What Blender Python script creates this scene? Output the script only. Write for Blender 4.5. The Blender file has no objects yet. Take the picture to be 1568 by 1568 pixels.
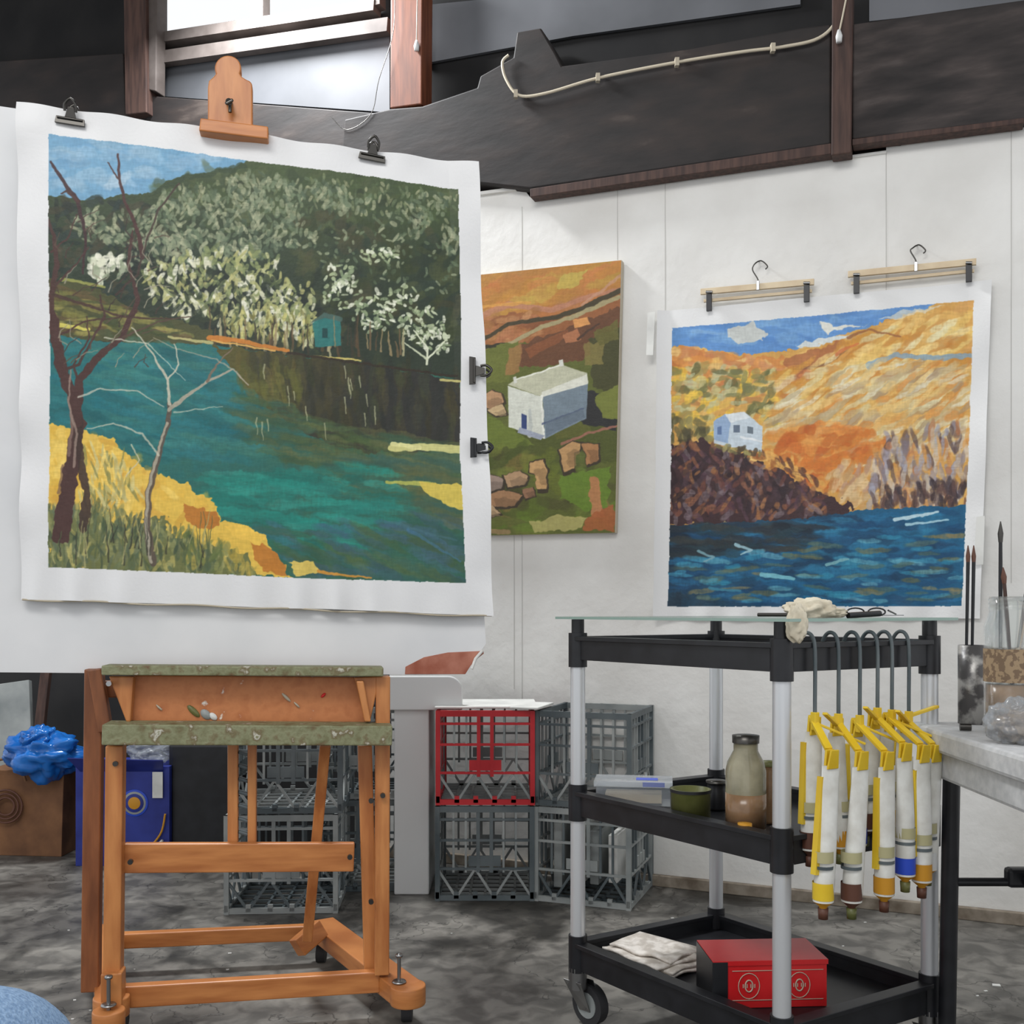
import bpy, math, random
import numpy as np
from mathutils import Vector, noise as mnoise
random.seed(7); rng=np.random.RandomState(11)
F=1900.0; CX=966.0; HY=1150.0; CH=0.98
sc=bpy.context.scene
try:
    sc.view_settings.view_transform='Standard'
except Exception: pass
V=Vector
# ---------- measured positions (pixel measurement + real depth -> metres) ----------
def W(px,py,d): return V(((px-CX)/F*d, d, CH+(HY-py)/F*d))
def wd(px,off=0): return (3.80-off*1.0846)/(1+.42*(px-CX)/F)
def WP(px,py,off=0): return W(px,py,wd(px,off))
def WZ(px,z,off=0):
    d=wd(px,off); return V(((px-CX)/F*d,d,z))
def E(px,py,back=0): return W(px,py,(2.472+back)/(1-.18*(px-CX)/F))
def C(px,py,back=0): return W(px,py,(2.553+back)/(1-.188*(px-CX)/F))
WN=V((-.42,-1,0)).normalized(); EN=V((.18,-1,0)).normalized(); CN=V((.188,-1,0)).normalized()
def lin(c):
    return tuple(((x/255)/12.92 if x/255<=.04045 else ((x/255+.055)/1.055)**2.4) for x in c)
# ---------- materials ----------
def mat(name,c1,c2=None,rough=.6,metal=0,scale=12,bump=0,stretch=(1,1,1),lo=.35,hi=.65,detail=6,trans=0,ior=1.45,alpha=1,stops=None,spec=None,bscale=None):
    m=bpy.data.materials.new(name); m.use_nodes=True; nt=m.node_tree; b=nt.nodes['Principled BSDF']
    b.inputs['Base Color'].default_value=(*lin(c1),1); b.inputs['Roughness'].default_value=rough; b.inputs['Metallic'].default_value=metal
    b.inputs['Transmission Weight'].default_value=trans; b.inputs['IOR'].default_value=ior; b.inputs['Alpha'].default_value=alpha
    if spec is not None: b.inputs['Specular IOR Level'].default_value=spec
    if c2 or bump or stops:
        tc=nt.nodes.new('ShaderNodeTexCoord'); mp=nt.nodes.new('ShaderNodeMapping'); mp.inputs['Scale'].default_value=stretch
        nt.links.new(tc.outputs['Object'],mp.inputs[0])
        n=nt.nodes.new('ShaderNodeTexNoise'); n.inputs['Scale'].default_value=scale; n.inputs['Detail'].default_value=detail
        nt.links.new(mp.outputs[0],n.inputs['Vector'])
        if c2 or stops:
            r=nt.nodes.new('ShaderNodeValToRGB'); el=r.color_ramp.elements
            if stops:
                r.color_ramp.interpolation='LINEAR'
                el[0].position=stops[0][0]; el[0].color=(*lin(stops[0][1]),1)
                el[1].position=stops[1][0]; el[1].color=(*lin(stops[1][1]),1)
                for p,c in stops[2:]:
                    e=el.new(p); e.color=(*lin(c),1)
            else:
                el[0].position=lo; el[0].color=(*lin(c1),1); el[1].position=hi; el[1].color=(*lin(c2),1)
            nt.links.new(n.outputs['Fac'],r.inputs[0]); nt.links.new(r.outputs[0],b.inputs['Base Color'])
        if bump:
            bm=nt.nodes.new('ShaderNodeBump'); bm.inputs['Strength'].default_value=bump; bm.inputs['Distance'].default_value=.01
            src=n
            if bscale:
                src=nt.nodes.new('ShaderNodeTexNoise'); src.inputs['Scale'].default_value=bscale; src.inputs['Detail'].default_value=8
                nt.links.new(tc.outputs['Object'],src.inputs['Vector'])
            nt.links.new(src.outputs['Fac'],bm.inputs['Height']); nt.links.new(bm.outputs[0],b.inputs['Normal'])
    return m
M={}
M['wall']=mat('painted_wall',(212,210,205),(227,226,222),.6,scale=3,bump=.3,bscale=22)
M['seam']=mat('seam',(186,184,180),rough=.8)
M['darkwall']=mat('dark_wall',(28,28,30),(46,45,45),.8,scale=3)
M['upper']=mat('near_black_wall',(12,12,14),(28,27,27),.85,scale=4)  # near-black mottled backing behind the roof timbers and grey sheets
M['ceil']=mat('dark_board_ceiling',(24,21,20),(42,37,34),.85,scale=5,stretch=(1,6,1),bump=.4)
M['grey']=mat('grey_sheet',(76,78,82),(102,104,109),.6,scale=1.6,bump=.1)
M['dtimber']=mat('dark_timber',rough=.7,c1=(30,26,26),scale=4,stretch=(1,1,3),bump=.3,stops=[(.3,(20,18,18)),(.5,(34,29,28)),(.64,(44,36,33)),(.76,(72,63,58))])
M['rtimber']=mat('rough_timber',rough=.8,c1=(50,46,46),scale=5,stretch=(1,1,4),bump=.35,stops=[(.3,(34,31,31)),(.5,(52,47,46)),(.62,(66,59,57)),(.76,(86,80,78))])
M['btimber']=mat('brown_timber',(98,54,36),(128,74,50),.6,scale=10,stretch=(6,6,.6))
M['btimber2']=mat('brown_timber_dark',(54,38,34),(80,58,50),.7,scale=10,stretch=(6,6,.6))
M['gtimber']=mat('grey_timber',(78,70,66),(104,96,92),.7,scale=8)
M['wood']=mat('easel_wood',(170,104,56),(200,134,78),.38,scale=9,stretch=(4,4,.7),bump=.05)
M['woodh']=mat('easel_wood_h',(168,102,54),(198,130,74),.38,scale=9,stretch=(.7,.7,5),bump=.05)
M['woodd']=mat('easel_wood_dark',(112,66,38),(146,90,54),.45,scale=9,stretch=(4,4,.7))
M['ledge']=mat('paint_crusted_ledge',(105,105,72),rough=.6,scale=32,bump=.6,stops=[(.28,(104,78,52)),(.40,(116,114,82)),(.52,(134,136,104)),(.62,(112,100,70)),(.69,(200,198,184)),(.73,(128,126,94))])
M['woodspk']=mat('speckled_wood',(168,98,48),rough=.5,scale=26,stops=[(.26,(232,226,212)),(.31,(180,112,68)),(.5,(194,124,76)),(.68,(176,106,62)),(.73,(222,216,206))])
M['steel']=mat('steel',(150,150,150),rough=.3,metal=1)
M['dsteel']=mat('dark_steel',(80,78,75),rough=.35,metal=1)
M['silver']=mat('silver_tube',(206,208,210),rough=.34,metal=.45)
M['black']=mat('black_plastic',(20,21,24),(32,33,37),.38,scale=20)
M['rubber']=mat('rubber',(45,45,47),rough=.7)
M['boardw']=mat('white_board',(210,211,212),(222,222,222),.6,scale=4,bump=.25,bscale=3)
M['rust']=mat('red_board',(150,84,64),(190,130,110),.8,scale=14)
M['cgrey']=mat('crate_grey',(118,124,124),(158,162,160),.45,scale=6)
M['cdark']=mat('crate_dark',(66,76,80),(100,108,110),.45,scale=6)
M['cred']=mat('crate_red',(176,30,38),(200,48,54),.45,scale=6)
M['bag']=mat('kraft_paper',(98,66,44),(126,88,58),.8,scale=10,bump=.3)
M['bluebag']=mat('blue_plastic_film',(18,84,160),(40,120,205),.22,scale=9)
M['blue']=mat('blue_card',(30,42,120),(44,58,145),.5,scale=10)
M['white']=mat('white_plastic',(214,215,214),rough=.45)
M['table']=mat('table_plastic',(180,181,182),(196,196,196),.5,scale=60,bump=.1)
M['white2']=mat('white_paper',(225,225,220),(200,200,196),.8,scale=12)
M['yellow']=mat('yellow_plastic',(216,178,34),(228,196,54),.35,scale=10)
M['tube']=mat('paint_tube_white',(208,206,198),(228,228,222),.35,scale=30)
M['tubey']=mat('tube_label',(176,170,130),rough=.5)
M['clothb']=mat('beige_rag',(188,178,156),(212,204,184),.9,scale=30,bump=.5)
M['news']=mat('folded_paper',(186,178,168),(222,216,208),.8,scale=40,lo=.4,hi=.6)
M['red']=mat('red_tin',(196,30,34),(212,46,48),.3,scale=9)
M['cream']=mat('cream',(186,176,156),rough=.5)
M['palewood']=mat('pale_wood',(200,178,146),(216,198,166),.5,scale=14)
M['brown']=mat('brown_paint',(92,58,44),rough=.5)
M['orange']=mat('ochre_paint',(200,142,36),rough=.5)
M['pblue']=mat('blue_paint',(40,74,190),rough=.5)
M['olive']=mat('olive_tin',(88,92,48),(112,112,66),.4,scale=20)
M['murk']=mat('murky_glass',(112,108,88),(158,152,128),.12,scale=14)
M['murk2']=mat('brown_fluid',(104,80,58),(150,118,88),.2,scale=14)
M['ptin']=mat('printed_tin',(84,82,82),(170,168,164),.35,metal=.3,scale=22,lo=.46,hi=.56)
M['label']=mat('paper_label',(150,128,100),(112,92,72),.7,scale=90,lo=.48,hi=.52)
M['clearp']=mat('clear_plastic',(205,212,218),rough=.15,trans=.6,alpha=.6)
M['glass']=mat('glass',(225,240,236),rough=.03,trans=.9,alpha=.45)
M['glassedge']=mat('glass_edge',(140,164,154),rough=.2)
M['jarg']=mat('jar_glass',(232,238,236),rough=.05,trans=.85,alpha=.35)
M['denim']=mat('denim',(112,142,178),(146,174,206),.9,scale=250,bump=.3)
M['lbl']=mat('blue_label',(70,90,190),rough=.5)
M['skin']=mat('shoe_canvas',(200,198,190),rough=.8)
M['mortar']=mat('base_trim',(104,92,78),(150,140,126),.8,scale=16)
def floor_mat():
    m=bpy.data.materials.new('worn_concrete'); m.use_nodes=True; nt=m.node_tree; b=nt.nodes['Principled BSDF']
    tc=nt.nodes.new('ShaderNodeTexCoord')
    def nz(s,d,dist=0):
        n=nt.nodes.new('ShaderNodeTexNoise'); n.inputs['Scale'].default_value=s; n.inputs['Detail'].default_value=d; n.inputs['Distortion'].default_value=dist
        nt.links.new(tc.outputs['Object'],n.inputs['Vector']); return n
    def ramp(src,st):
        r=nt.nodes.new('ShaderNodeValToRGB'); el=r.color_ramp.elements
        el[0].position=st[0][0]; el[0].color=(*lin(st[0][1]),1); el[1].position=st[1][0]; el[1].color=(*lin(st[1][1]),1)
        for p,c in st[2:]:
            e=el.new(p); e.color=(*lin(c),1)
        nt.links.new(src,r.inputs[0]); return r
    n1=nz(2.2,8,.5); r1=ramp(n1.outputs['Fac'],[(.30,(88,86,82)),(.72,(148,144,136)),(.5,(116,113,107))])
    n2=nz(14,12,.5); r2=ramp(n2.outputs['Fac'],[(.40,(168,168,168)),(.60,(255,255,255))])
    mx=nt.nodes.new('ShaderNodeMixRGB'); mx.blend_type='MULTIPLY'; mx.inputs[0].default_value=.85
    nt.links.new(r1.outputs[0],mx.inputs[1]); nt.links.new(r2.outputs[0],mx.inputs[2])
    # dark oil / paint stains in sparse patches
    n3=nz(1.7,9,1.5); r3=ramp(n3.outputs['Fac'],[(.36,(120,118,114)),(.46,(255,255,255))])
    ms=nt.nodes.new('ShaderNodeMixRGB'); ms.blend_type='MULTIPLY'; ms.inputs[0].default_value=.9
    nt.links.new(mx.outputs[0],ms.inputs[1]); nt.links.new(r3.outputs[0],ms.inputs[2])
    vo=nt.nodes.new('ShaderNodeTexVoronoi'); vo.feature='DISTANCE_TO_EDGE'; vo.inputs['Scale'].default_value=3.6
    nd=nz(5,8); mv=nt.nodes.new('ShaderNodeMixRGB'); mv.inputs[0].default_value=.4
    nt.links.new(tc.outputs['Object'],mv.inputs[1]); nt.links.new(nd.outputs['Color'],mv.inputs[2]); nt.links.new(mv.outputs[0],vo.inputs['Vector'])
    rc=ramp(vo.outputs['Distance'],[(.0,(90,88,86)),(.012,(255,255,255))])
    m2=nt.nodes.new('ShaderNodeMixRGB'); m2.blend_type='MULTIPLY'; m2.inputs[0].default_value=.7
    nt.links.new(ms.outputs[0],m2.inputs[1]); nt.links.new(rc.outputs[0],m2.inputs[2])
    nt.links.new(m2.outputs[0],b.inputs['Base Color'])
    rr=nt.nodes.new('ShaderNodeMapRange'); rr.inputs['From Min'].default_value=.35; rr.inputs['From Max'].default_value=.65; rr.inputs['To Min'].default_value=.38; rr.inputs['To Max'].default_value=.62
    nt.links.new(n1.outputs['Fac'],rr.inputs['Value']); nt.links.new(rr.outputs[0],b.inputs['Roughness'])
    bm=nt.nodes.new('ShaderNodeBump'); bm.inputs['Strength'].default_value=.55; bm.inputs['Distance'].default_value=.012
    nt.links.new(m2.outputs[0],bm.inputs['Height']); nt.links.new(bm.outputs[0],b.inputs['Normal'])
    return m
M['floor']=floor_mat()
# ---------- mesh builder ----------
class B:
    def __init__(s,name): s.n=name; s.v=[]; s.f=[]; s.m=[]; s.s=[]; s.mats=[]
    def mi(s,m):
        m=M[m] if isinstance(m,str) else m
        if m not in s.mats: s.mats.append(m)
        return s.mats.index(m)
    def add(s,vs,fs,m,sm=False):
        o=len(s.v); s.v+= [tuple(v) for v in vs]; i=s.mi(m)
        for f in fs: s.f.append([a+o for a in f]); s.m.append(i); s.s.append(sm)
    def prism(s,pts,ext,m):
        n=len(pts); e=V(ext); vs=[V(p) for p in pts]+[V(p)+e for p in pts]
        fs=[list(range(n)),list(range(2*n-1,n-1,-1))]+[[i,i+n,(i+1)%n+n,(i+1)%n] for i in range(n)]
        s.add(vs,fs,m)
    def beam(s,p0,p1,w,t,nrm,m):
        p0=V(p0);p1=V(p1); a=(p1-p0).normalized(); nrm=V(nrm); sd=a.cross(nrm).normalized(); nn=sd.cross(a).normalized()
        q=[p0+sd*w/2+nn*t/2,p0-sd*w/2+nn*t/2,p0-sd*w/2-nn*t/2,p0+sd*w/2-nn*t/2]
        s.prism(q,p1-p0,m)
    def box(s,c,sx,sy,sz,m,rot=0):
        c=V(c); a=V((math.cos(rot),math.sin(rot),0)); b=V((-a.y,a.x,0)); z=V((0,0,sz))
        q=[c-a*sx/2-b*sy/2-z/2,c+a*sx/2-b*sy/2-z/2,c+a*sx/2+b*sy/2-z/2,c-a*sx/2+b*sy/2-z/2]
        s.prism(q,z,m)
    def tube(s,path,r,m,seg=10,cm=0,caps=True,sq=(1,1)):
        P=[V(p) for p in path]; R=list(r) if hasattr(r,'__len__') else [r]*len(P)
        if cm:
            Q=[];RR=[]
            for i in range(len(P)-1):
                a=P[max(i-1,0)];b=P[i];c=P[i+1];d=P[min(i+2,len(P)-1)]
                for k in range(cm):
                    t=k/cm
                    Q.append(.5*((2*b)+(c-a)*t+(2*a-5*b+4*c-d)*t*t+(-a+3*b-3*c+d)*t**3)); RR.append(R[i]*(1-t)+R[i+1]*t)
            Q.append(P[-1]);RR.append(R[-1]);P=Q;R=RR
        vs=[];fs=[]; up=None
        for i,p in enumerate(P):
            t=(P[min(i+1,len(P)-1)]-P[max(i-1,0)]).normalized()
            if up is None:
                up=V((0,0,1)) if abs(t.z)<.9 else V((0,1,0))
            x=(up-t*up.dot(t)).normalized(); up=x; y=t.cross(x)
            for k in range(seg):
                a=2*math.pi*k/seg; vs.append(p+x*math.cos(a)*R[i]*sq[0]+y*math.sin(a)*R[i]*sq[1])
        for i in range(len(P)-1):
            for k in range(seg):
                a=i*seg+k;b=i*seg+(k+1)%seg; fs.append([a,b,b+seg,a+seg])
        s.add(vs,fs,m,True)
        if caps: s.add(vs[:seg],[list(range(seg))[::-1]],m); s.add(vs[-seg:],[list(range(seg))],m)
    def lathe(s,o,prof,m,seg=28,ax=None,sq=(1,1)):
        o=V(o); z=V(ax).normalized() if ax else V((0,0,1)); x=z.orthogonal().normalized() if ax else V((1,0,0)); y=z.cross(x)
        vs=[o+z*h+x*math.cos(2*math.pi*k/seg)*r*sq[0]+y*math.sin(2*math.pi*k/seg)*r*sq[1] for r,h in prof for k in range(seg)]
        fs=[[i*seg+k,i*seg+(k+1)%seg,(i+1)*seg+(k+1)%seg,(i+1)*seg+k] for i in range(len(prof)-1) for k in range(seg)]
        s.add(vs,fs,m,True)
    def blob(s,c,sc_,amp,fr,m,seed=0,nu=48,nv=30,flat=None):
        c=V(c);vs=[];fs=[]
        for i in range(nv+1):
            th=math.pi*i/nv
            for k in range(nu):
                ph=2*math.pi*k/nu; d=V((math.sin(th)*math.cos(ph),math.sin(th)*math.sin(ph),math.cos(th)))
                r=1+amp*mnoise.fractal(d*fr+V((seed,seed*2,0)),1,2,2)
                ridg=abs(mnoise.noise(d*fr*1.7+V((seed,0,3))))
                r-=amp*.6*ridg
                p=c+V((d.x*sc_[0]*r,d.y*sc_[1]*r,d.z*sc_[2]*r))
                if flat is not None: p.z=max(p.z,flat)
                vs.append(p)
        for i in range(nv):
            for k in range(nu): fs.append([i*nu+k,i*nu+(k+1)%nu,(i+1)*nu+(k+1)%nu,(i+1)*nu+k])
        s.add(vs,fs,m,True)
    def done(s,bevel=0,parent=None):
        me=bpy.data.meshes.new(s.n); me.from_pydata(s.v,[],s.f)
        for m in s.mats: me.materials.append(m)
        me.polygons.foreach_set('material_index',s.m); me.polygons.foreach_set('use_smooth',s.s)
        import bmesh
        bm=bmesh.new(); bm.from_mesh(me); bmesh.ops.recalc_face_normals(bm,faces=bm.faces); bm.to_mesh(me); bm.free()
        ob=bpy.data.objects.new(s.n,me); sc.collection.objects.link(ob)
        if bevel:
            md=ob.modifiers.new('bevel','BEVEL'); md.width=bevel; md.segments=2; md.limit_method='ANGLE'; md.angle_limit=math.radians(50)
        if parent: ob.parent=parent
        return ob
def empty(name,loc=(0,0,0)):
    e=bpy.data.objects.new(name,None); sc.collection.objects.link(e); return e
# ---------- ROOM ----------
b=B('floor'); b.box((0,2.2,-.05),8,8.2,.1,'floor'); b.done()
b=B('ceiling'); b.prism([WZ(-300,4.25,-.16),WZ(2600,4.25,-.16),V((2.6,.3,4.25)),V((-4,.3,4.25))],(0,0,.08),'ceil')
for i in range(5):
    y=.6+i*.75; b.beam(V((-3.6,y+.9,4.19)),V((2.2,y-.3,4.19)),.07,.12,(0,0,1),'dtimber')
b.done()
pts=[WZ(735,0),WZ(2600,0),WZ(2600,2.53)]+[WP(x,y) for x,y in [(1932,222),(1702,250),(1700,275),(1672,277),(1672,285),(1590,298),(1000,372),(985,352),(905,362),(735,388)]]
b=B('wall_back'); b.prism(pts,-WN*.06,'wall')
for x,y0,y1 in [(985,390,1330),(1255,345,585),(1165,350,490),(1672,290,560),(1908,240,1100),(970,1010,1300)]:
    b.beam(WP(x,y0,.0004),WP(x,y1,.0004),.0022,.0012,WN,'seam')
b.beam(WP(905,366,.008),WP(985,355,.008),.012,.016,WN,'wall'); b.beam(WP(1702,256,.01),WP(1932,228,.01),.022,.02,WN,'wall'); b.beam(WP(1590,298,.004),WP(1672,287,.004),.008,.008,WN,'wall')
b.done()
b=B('wall_left'); b.prism([WZ(-300,0),WZ(735,0),WP(735,388),WP(-300,250)],-WN*.06,'darkwall'); b.done()
b=B('wall_upper')
o=-.12
b.prism([WP(-300,420,o),WP(300,420,o),WZ(300,4.25,o),WZ(-300,4.25,o)],-WN*.04,'upper')
b.prism([WP(300,420,o),WP(712,420,o),WP(712,12,o),WP(300,74,o)],-WN*.04,'upper')
b.prism([WP(712,420,o),WP(2600,420,o),WZ(2600,4.25,o),WZ(712,4.25,o)],-WN*.04,'upper')
b.prism([WZ(300,4.05,o),WZ(712,4.05,o),WZ(712,4.25,o),WZ(300,4.25,o)],-WN*.04,'upper')
for q in [[(285,126),(735,66),(735,212),(285,180)],[(797,10),(1510,-60),(1510,8),(1080,68),(797,120)],[(0,158),(196,140),(205,215),(0,205)],[(1640,-40),(1932,-80),(1932,8),(1640,40)]]:
    b.prism([WP(x,y,o+.02) for x,y in q],-WN*.015,'grey')
b.done()
b=B('window_1')
b.beam(WP(300,78,-.08),WP(712,16,-.08),.045,.06,WN,'gtimber')
b.beam(WP(290,114,-.07),WP(735,50,-.07),.055,.04,WN,'gtimber')
for x,w_,yb in ((300,.05,80),(491,.065,50),(712,.05,16)):
    b.beam(WP(x,yb,-.08),WZ(x,4.05,-.08),w_,.05,WN,'gtimber')
b.beam(WZ(300,4.05,-.08),WZ(712,4.05,-.08),.06,.06,WN,'gtimber')
b.done()
def onwall(name,polys,off,th,m,bev=.004):
    b=B(name)
    for q in polys: b.prism([WP(x,y,off) for x,y in q],-WN*th,m)
    return b.done(bev)
onwall('timber_post',[[(737,-60),(797,-70),(795,196),(736,204)]],.03,.09,'btimber')
onwall('timber_post',[[(1570,-60),(1610,-70),(1606,288),(1568,293)]],.07,.06,'btimber2')
onwall('timber_post',[[(232,-60),(274,-60),(276,212),(236,216)]],.02,.08,'btimber2')
onwall('timber_post',[[(276,-60),(296,-60),(294,172),(277,168)]],.0,.06,'gtimber')
onwall('roof_beam',[[(650,225),(736,205),(797,200),(900,165),(906,143),(968,108),(975,60),(1020,52),(1048,100),(1060,124),(1300,92),(1510,52),(1568,45),(1568,272),(1000,356),(900,345),(640,330)]],.045,.14,'dtimber',.006)
onwall('roof_beam',[[(1608,45),(1980,-8),(1980,222),(1608,262)]],.05,.14,'rtimber',.006)
onwall('roof_beam',[[(-80,120),(232,100),(236,215),(420,240),(420,300),(-80,270)]],-.03,.05,'dtimber',.004)
onwall('roof_beam',[[(276,180),(736,215),(736,330),(276,300)]],-.02,.05,'dtimber',.004)
onwall('trim_1',[[(1000,356),(1568,270),(1568,290),(1000,372)],[(1608,262),(1932,222),(1932,232),(1608,274)]],.06,.05,'btimber2',.002)
b=B('electrical_conduit')
b.tube([WP(x,y,.062) for x,y in [(1594,-30),(1580,35),(1545,72),(1480,88),(1400,98),(1275,118),(1130,147),(1030,176),(980,180),(955,150),(948,118),(960,104)]],.0055,'cream',8,cm=6)
for x,y in [(1458,91),(1277,118),(1128,147),(973,178)]:
    b.box(WP(x,y,.062),.014,.018,.028,'cream')
b.done()
b=B('pull_cord'); b.tube([WP(1602,-30,.08),WP(1590,30,.08),WP(1583,62,.085)],.003,'cream',6,cm=4); b.lathe(WP(1583,80,.085),[(0,0),(.009,0),(.011,.02),(.005,.04),(0,.04)],'white',12); b.done()
b=B('pull_cord'); b.tube([WP(788,-30,.04),WP(786,80,.04)],.0025,'cream',6); b.lathe(WP(786,96,.04),[(0,0),(.009,0),(.011,.02),(.005,.04),(0,.04)],'white',12); b.done()
b=B('hanging_wire'); b.tube([WP(745,-40,.05),WP(742,60,.05),WP(715,150,.05),WP(700,215,.05),WP(655,245,.05),WP(625,220,.05)],.0015,'dsteel',6,cm=6); b.done()
b=B('baseboard_back'); b.prism([WZ(735,0,.001),WZ(2600,0,.001),WZ(2600,.04,.001),WZ(735,.04,.001)],WN*.02,'mortar'); b.done(.003)
# ---------- painterly raster ----------
def snoise(h,w,cell,seed,cy=None):
    cy=cy or cell
    r=np.random.RandomState(seed); gh=int(h/cy)+3; gw=int(w/cell)+3; g=r.rand(gh,gw)*2-1
    y=np.arange(h)/cy; x=np.arange(w)/cell; yi=y.astype(int); xi=x.astype(int); fy=(y-yi); fx=(x-xi); fy=fy*fy*(3-2*fy); fx=fx*fx*(3-2*fx)
    a=g[yi][:,xi];b_=g[yi][:,xi+1];c=g[yi+1][:,xi];d=g[yi+1][:,xi+1]
    return (a*(1-fx)+b_*fx)*(1-fy)[:,None]+(c*(1-fx)+d*fx)*fy[:,None]
def pip(X,Y,pts):
    ins=np.zeros(np.shape(X),bool); n=len(pts)
    for i in range(n):
        x0,y0=pts[i];x1,y1=pts[(i+1)%n]
        if y0==y1: continue
        c=((Y<y0)!=(Y<y1))&(X<(x1-x0)*(Y-y0)/(y1-y0)+x0); ins^=c
    return ins
class Ras:
    def __init__(s,x0,y0,x1,y1,col,seed):
        s.x0,s.y0=x0,y0; s.w=x1-x0; s.h=y1-y0; s.im=np.ones((s.h,s.w,3))*np.array(col,float); s.r=np.random.RandomState(seed)
        s.nx=snoise(s.h,s.w,14,seed)+.5*snoise(s.h,s.w,5,seed+1); s.ny=snoise(s.h,s.w,14,seed+2)+.5*snoise(s.h,s.w,5,seed+3)
        s.br=snoise(s.h,s.w,12,seed+4,2.2)*.6+snoise(s.h,s.w,2.5,seed+5,8)*.5
    def win(s,a,b,c,d):
        a=int(max(0,a-s.x0));c=int(min(s.w,c-s.x0+1));b=int(max(0,b-s.y0));d=int(min(s.h,d-s.y0+1))
        if c<=a or d<=b: return None
        Y,X=np.mgrid[b:d,a:c]; return slice(b,d),slice(a,c),X+s.x0+.5,Y+s.y0+.5
    def blend(s,sy,sx,al,col):
        al=al[...,None]; s.im[sy,sx]=s.im[sy,sx]*(1-al)+np.array(col,float)*al
    def poly(s,pts,col,al=1,warp=4):
        xs=[p[0] for p in pts];ys=[p[1] for p in pts]; w=s.win(min(xs)-8,min(ys)-8,max(xs)+8,max(ys)+8)
        if not w: return
        sy,sx,X,Y=w; m=np.zeros(X.shape)
        for dx,dy in ((-.25,-.25),(.25,.25),(.25,-.25),(-.25,.25)): m+=pip(X+s.nx[sy,sx]*warp+dx,Y+s.ny[sy,sx]*warp+dy,pts)/4.
        s.blend(sy,sx,m*al,col)
    def grad(s,pts,c0,c1,p0,p1,al=1,warp=4):
        xs=[p[0] for p in pts];ys=[p[1] for p in pts]; w=s.win(min(xs)-8,min(ys)-8,max(xs)+8,max(ys)+8)
        sy,sx,X,Y=w; m=pip(X+s.nx[sy,sx]*warp,Y+s.ny[sy,sx]*warp,pts)*1.0
        dx=p1[0]-p0[0];dy=p1[1]-p0[1]; t=np.clip(((X-p0[0])*dx+(Y-p0[1])*dy)/(dx*dx+dy*dy)+.15*s.nx[sy,sx],0,1)[...,None]
        c=np.array(c0,float)*(1-t)+np.array(c1,float)*t; m=(m*al)[...,None]; s.im[sy,sx]=s.im[sy,sx]*(1-m)+c*m
    def dab(s,x,y,l,wd_,ang,col,al=.9):
        R=max(l,wd_)+2; w=s.win(x-R,y-R,x+R,y+R)
        if not w: return
        sy,sx,X,Y=w; c,n=math.cos(ang),math.sin(ang); dx=(X-x)*c+(Y-y)*n; dy=-(X-x)*n+(Y-y)*c
        dy=dy+s.ny[sy,sx]*wd_*.35
        q=np.abs(dx/l)**2.4+np.abs(dy/wd_)**2.4; s.blend(sy,sx,np.clip((1-q)*2.0,0,1)*al*np.clip(.9+.35*s.br[sy,sx],0,1),col)
    def stroke(s,pts,w0,w1,col,al=.95,warp=1.5):
        xs=[p[0] for p in pts];ys=[p[1] for p in pts]; M_=max(w0,w1)+6; w=s.win(min(xs)-M_,min(ys)-M_,max(xs)+M_,max(ys)+M_)
        if not w: return
        sy,sx,X,Y=w; X=X+s.nx[sy,sx]*warp;Y=Y+s.ny[sy,sx]*warp; A=np.zeros(X.shape); n=len(pts)-1
        for i in range(n):
            x0,y0=pts[i];x1,y1=pts[i+1];dx=x1-x0;dy=y1-y0; t=np.clip(((X-x0)*dx+(Y-y0)*dy)/(dx*dx+dy*dy+1e-6),0,1)
            d=np.hypot(X-x0-t*dx,Y-y0-t*dy); r=(w0+(w1-w0)*(i+t)/n)/2; A=np.maximum(A,np.clip(r-d+.5,0,1))
        s.blend(sy,sx,A*al,col)
    def dabs(s,pts,n,L,Wd,A,cols,al=.85):
        xs=[p[0] for p in pts];ys=[p[1] for p in pts]; k=0;tr=0
        while k<n and tr<n*30:
            tr+=1; x=s.r.uniform(min(xs),max(xs));y=s.r.uniform(min(ys),max(ys))
            if not bool(pip(np.array([x]),np.array([y]),pts)[0]): continue
            k+=1; c=np.array(cols[s.r.randint(len(cols))],float)+s.r.uniform(-9,9)
            s.dab(x,y,s.r.uniform(*L),s.r.uniform(*Wd),math.radians(s.r.uniform(*A)),np.clip(c,0,255),al)
    def clump(s,cx,cy,rx,ry,n,L,Wd,A,cols,al=.9):
        for i in range(n):
            a=s.r.uniform(0,6.28);q=math.sqrt(s.r.rand()); s.dab(cx+rx*q*math.cos(a),cy+ry*q*math.sin(a),s.r.uniform(*L),s.r.uniform(*Wd),math.radians(s.r.uniform(*A)),cols[s.r.randint(len(cols))],al)
    def frame(s,pts,col,warp=.9):
        s.im=s.im*(1+.06*s.br[...,None])+s.nx[...,None]*2
        Y,X=np.mgrid[0:s.h,0:s.w]; m=pip(X+s.x0+s.nx*warp,Y+s.y0+s.ny*warp,pts); 
        base=np.array(col,float)+snoise(s.h,s.w,40,5)[...,None]*3
        s.im=np.where(m[...,None],s.im,base)
    def sample(s,px,py):
        x=np.clip(px-s.x0-.5,0,s.w-1.001);y=np.clip(py-s.y0-.5,0,s.h-1.001); xi=x.astype(int);yi=y.astype(int);fx=(x-xi)[...,None];fy=(y-yi)[...,None]
        return (s.im[yi,xi]*(1-fx)+s.im[yi,xi+1]*fx)*(1-fy)+(s.im[yi+1,xi]*(1-fx)+s.im[yi+1,xi+1]*fx)*fy
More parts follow.
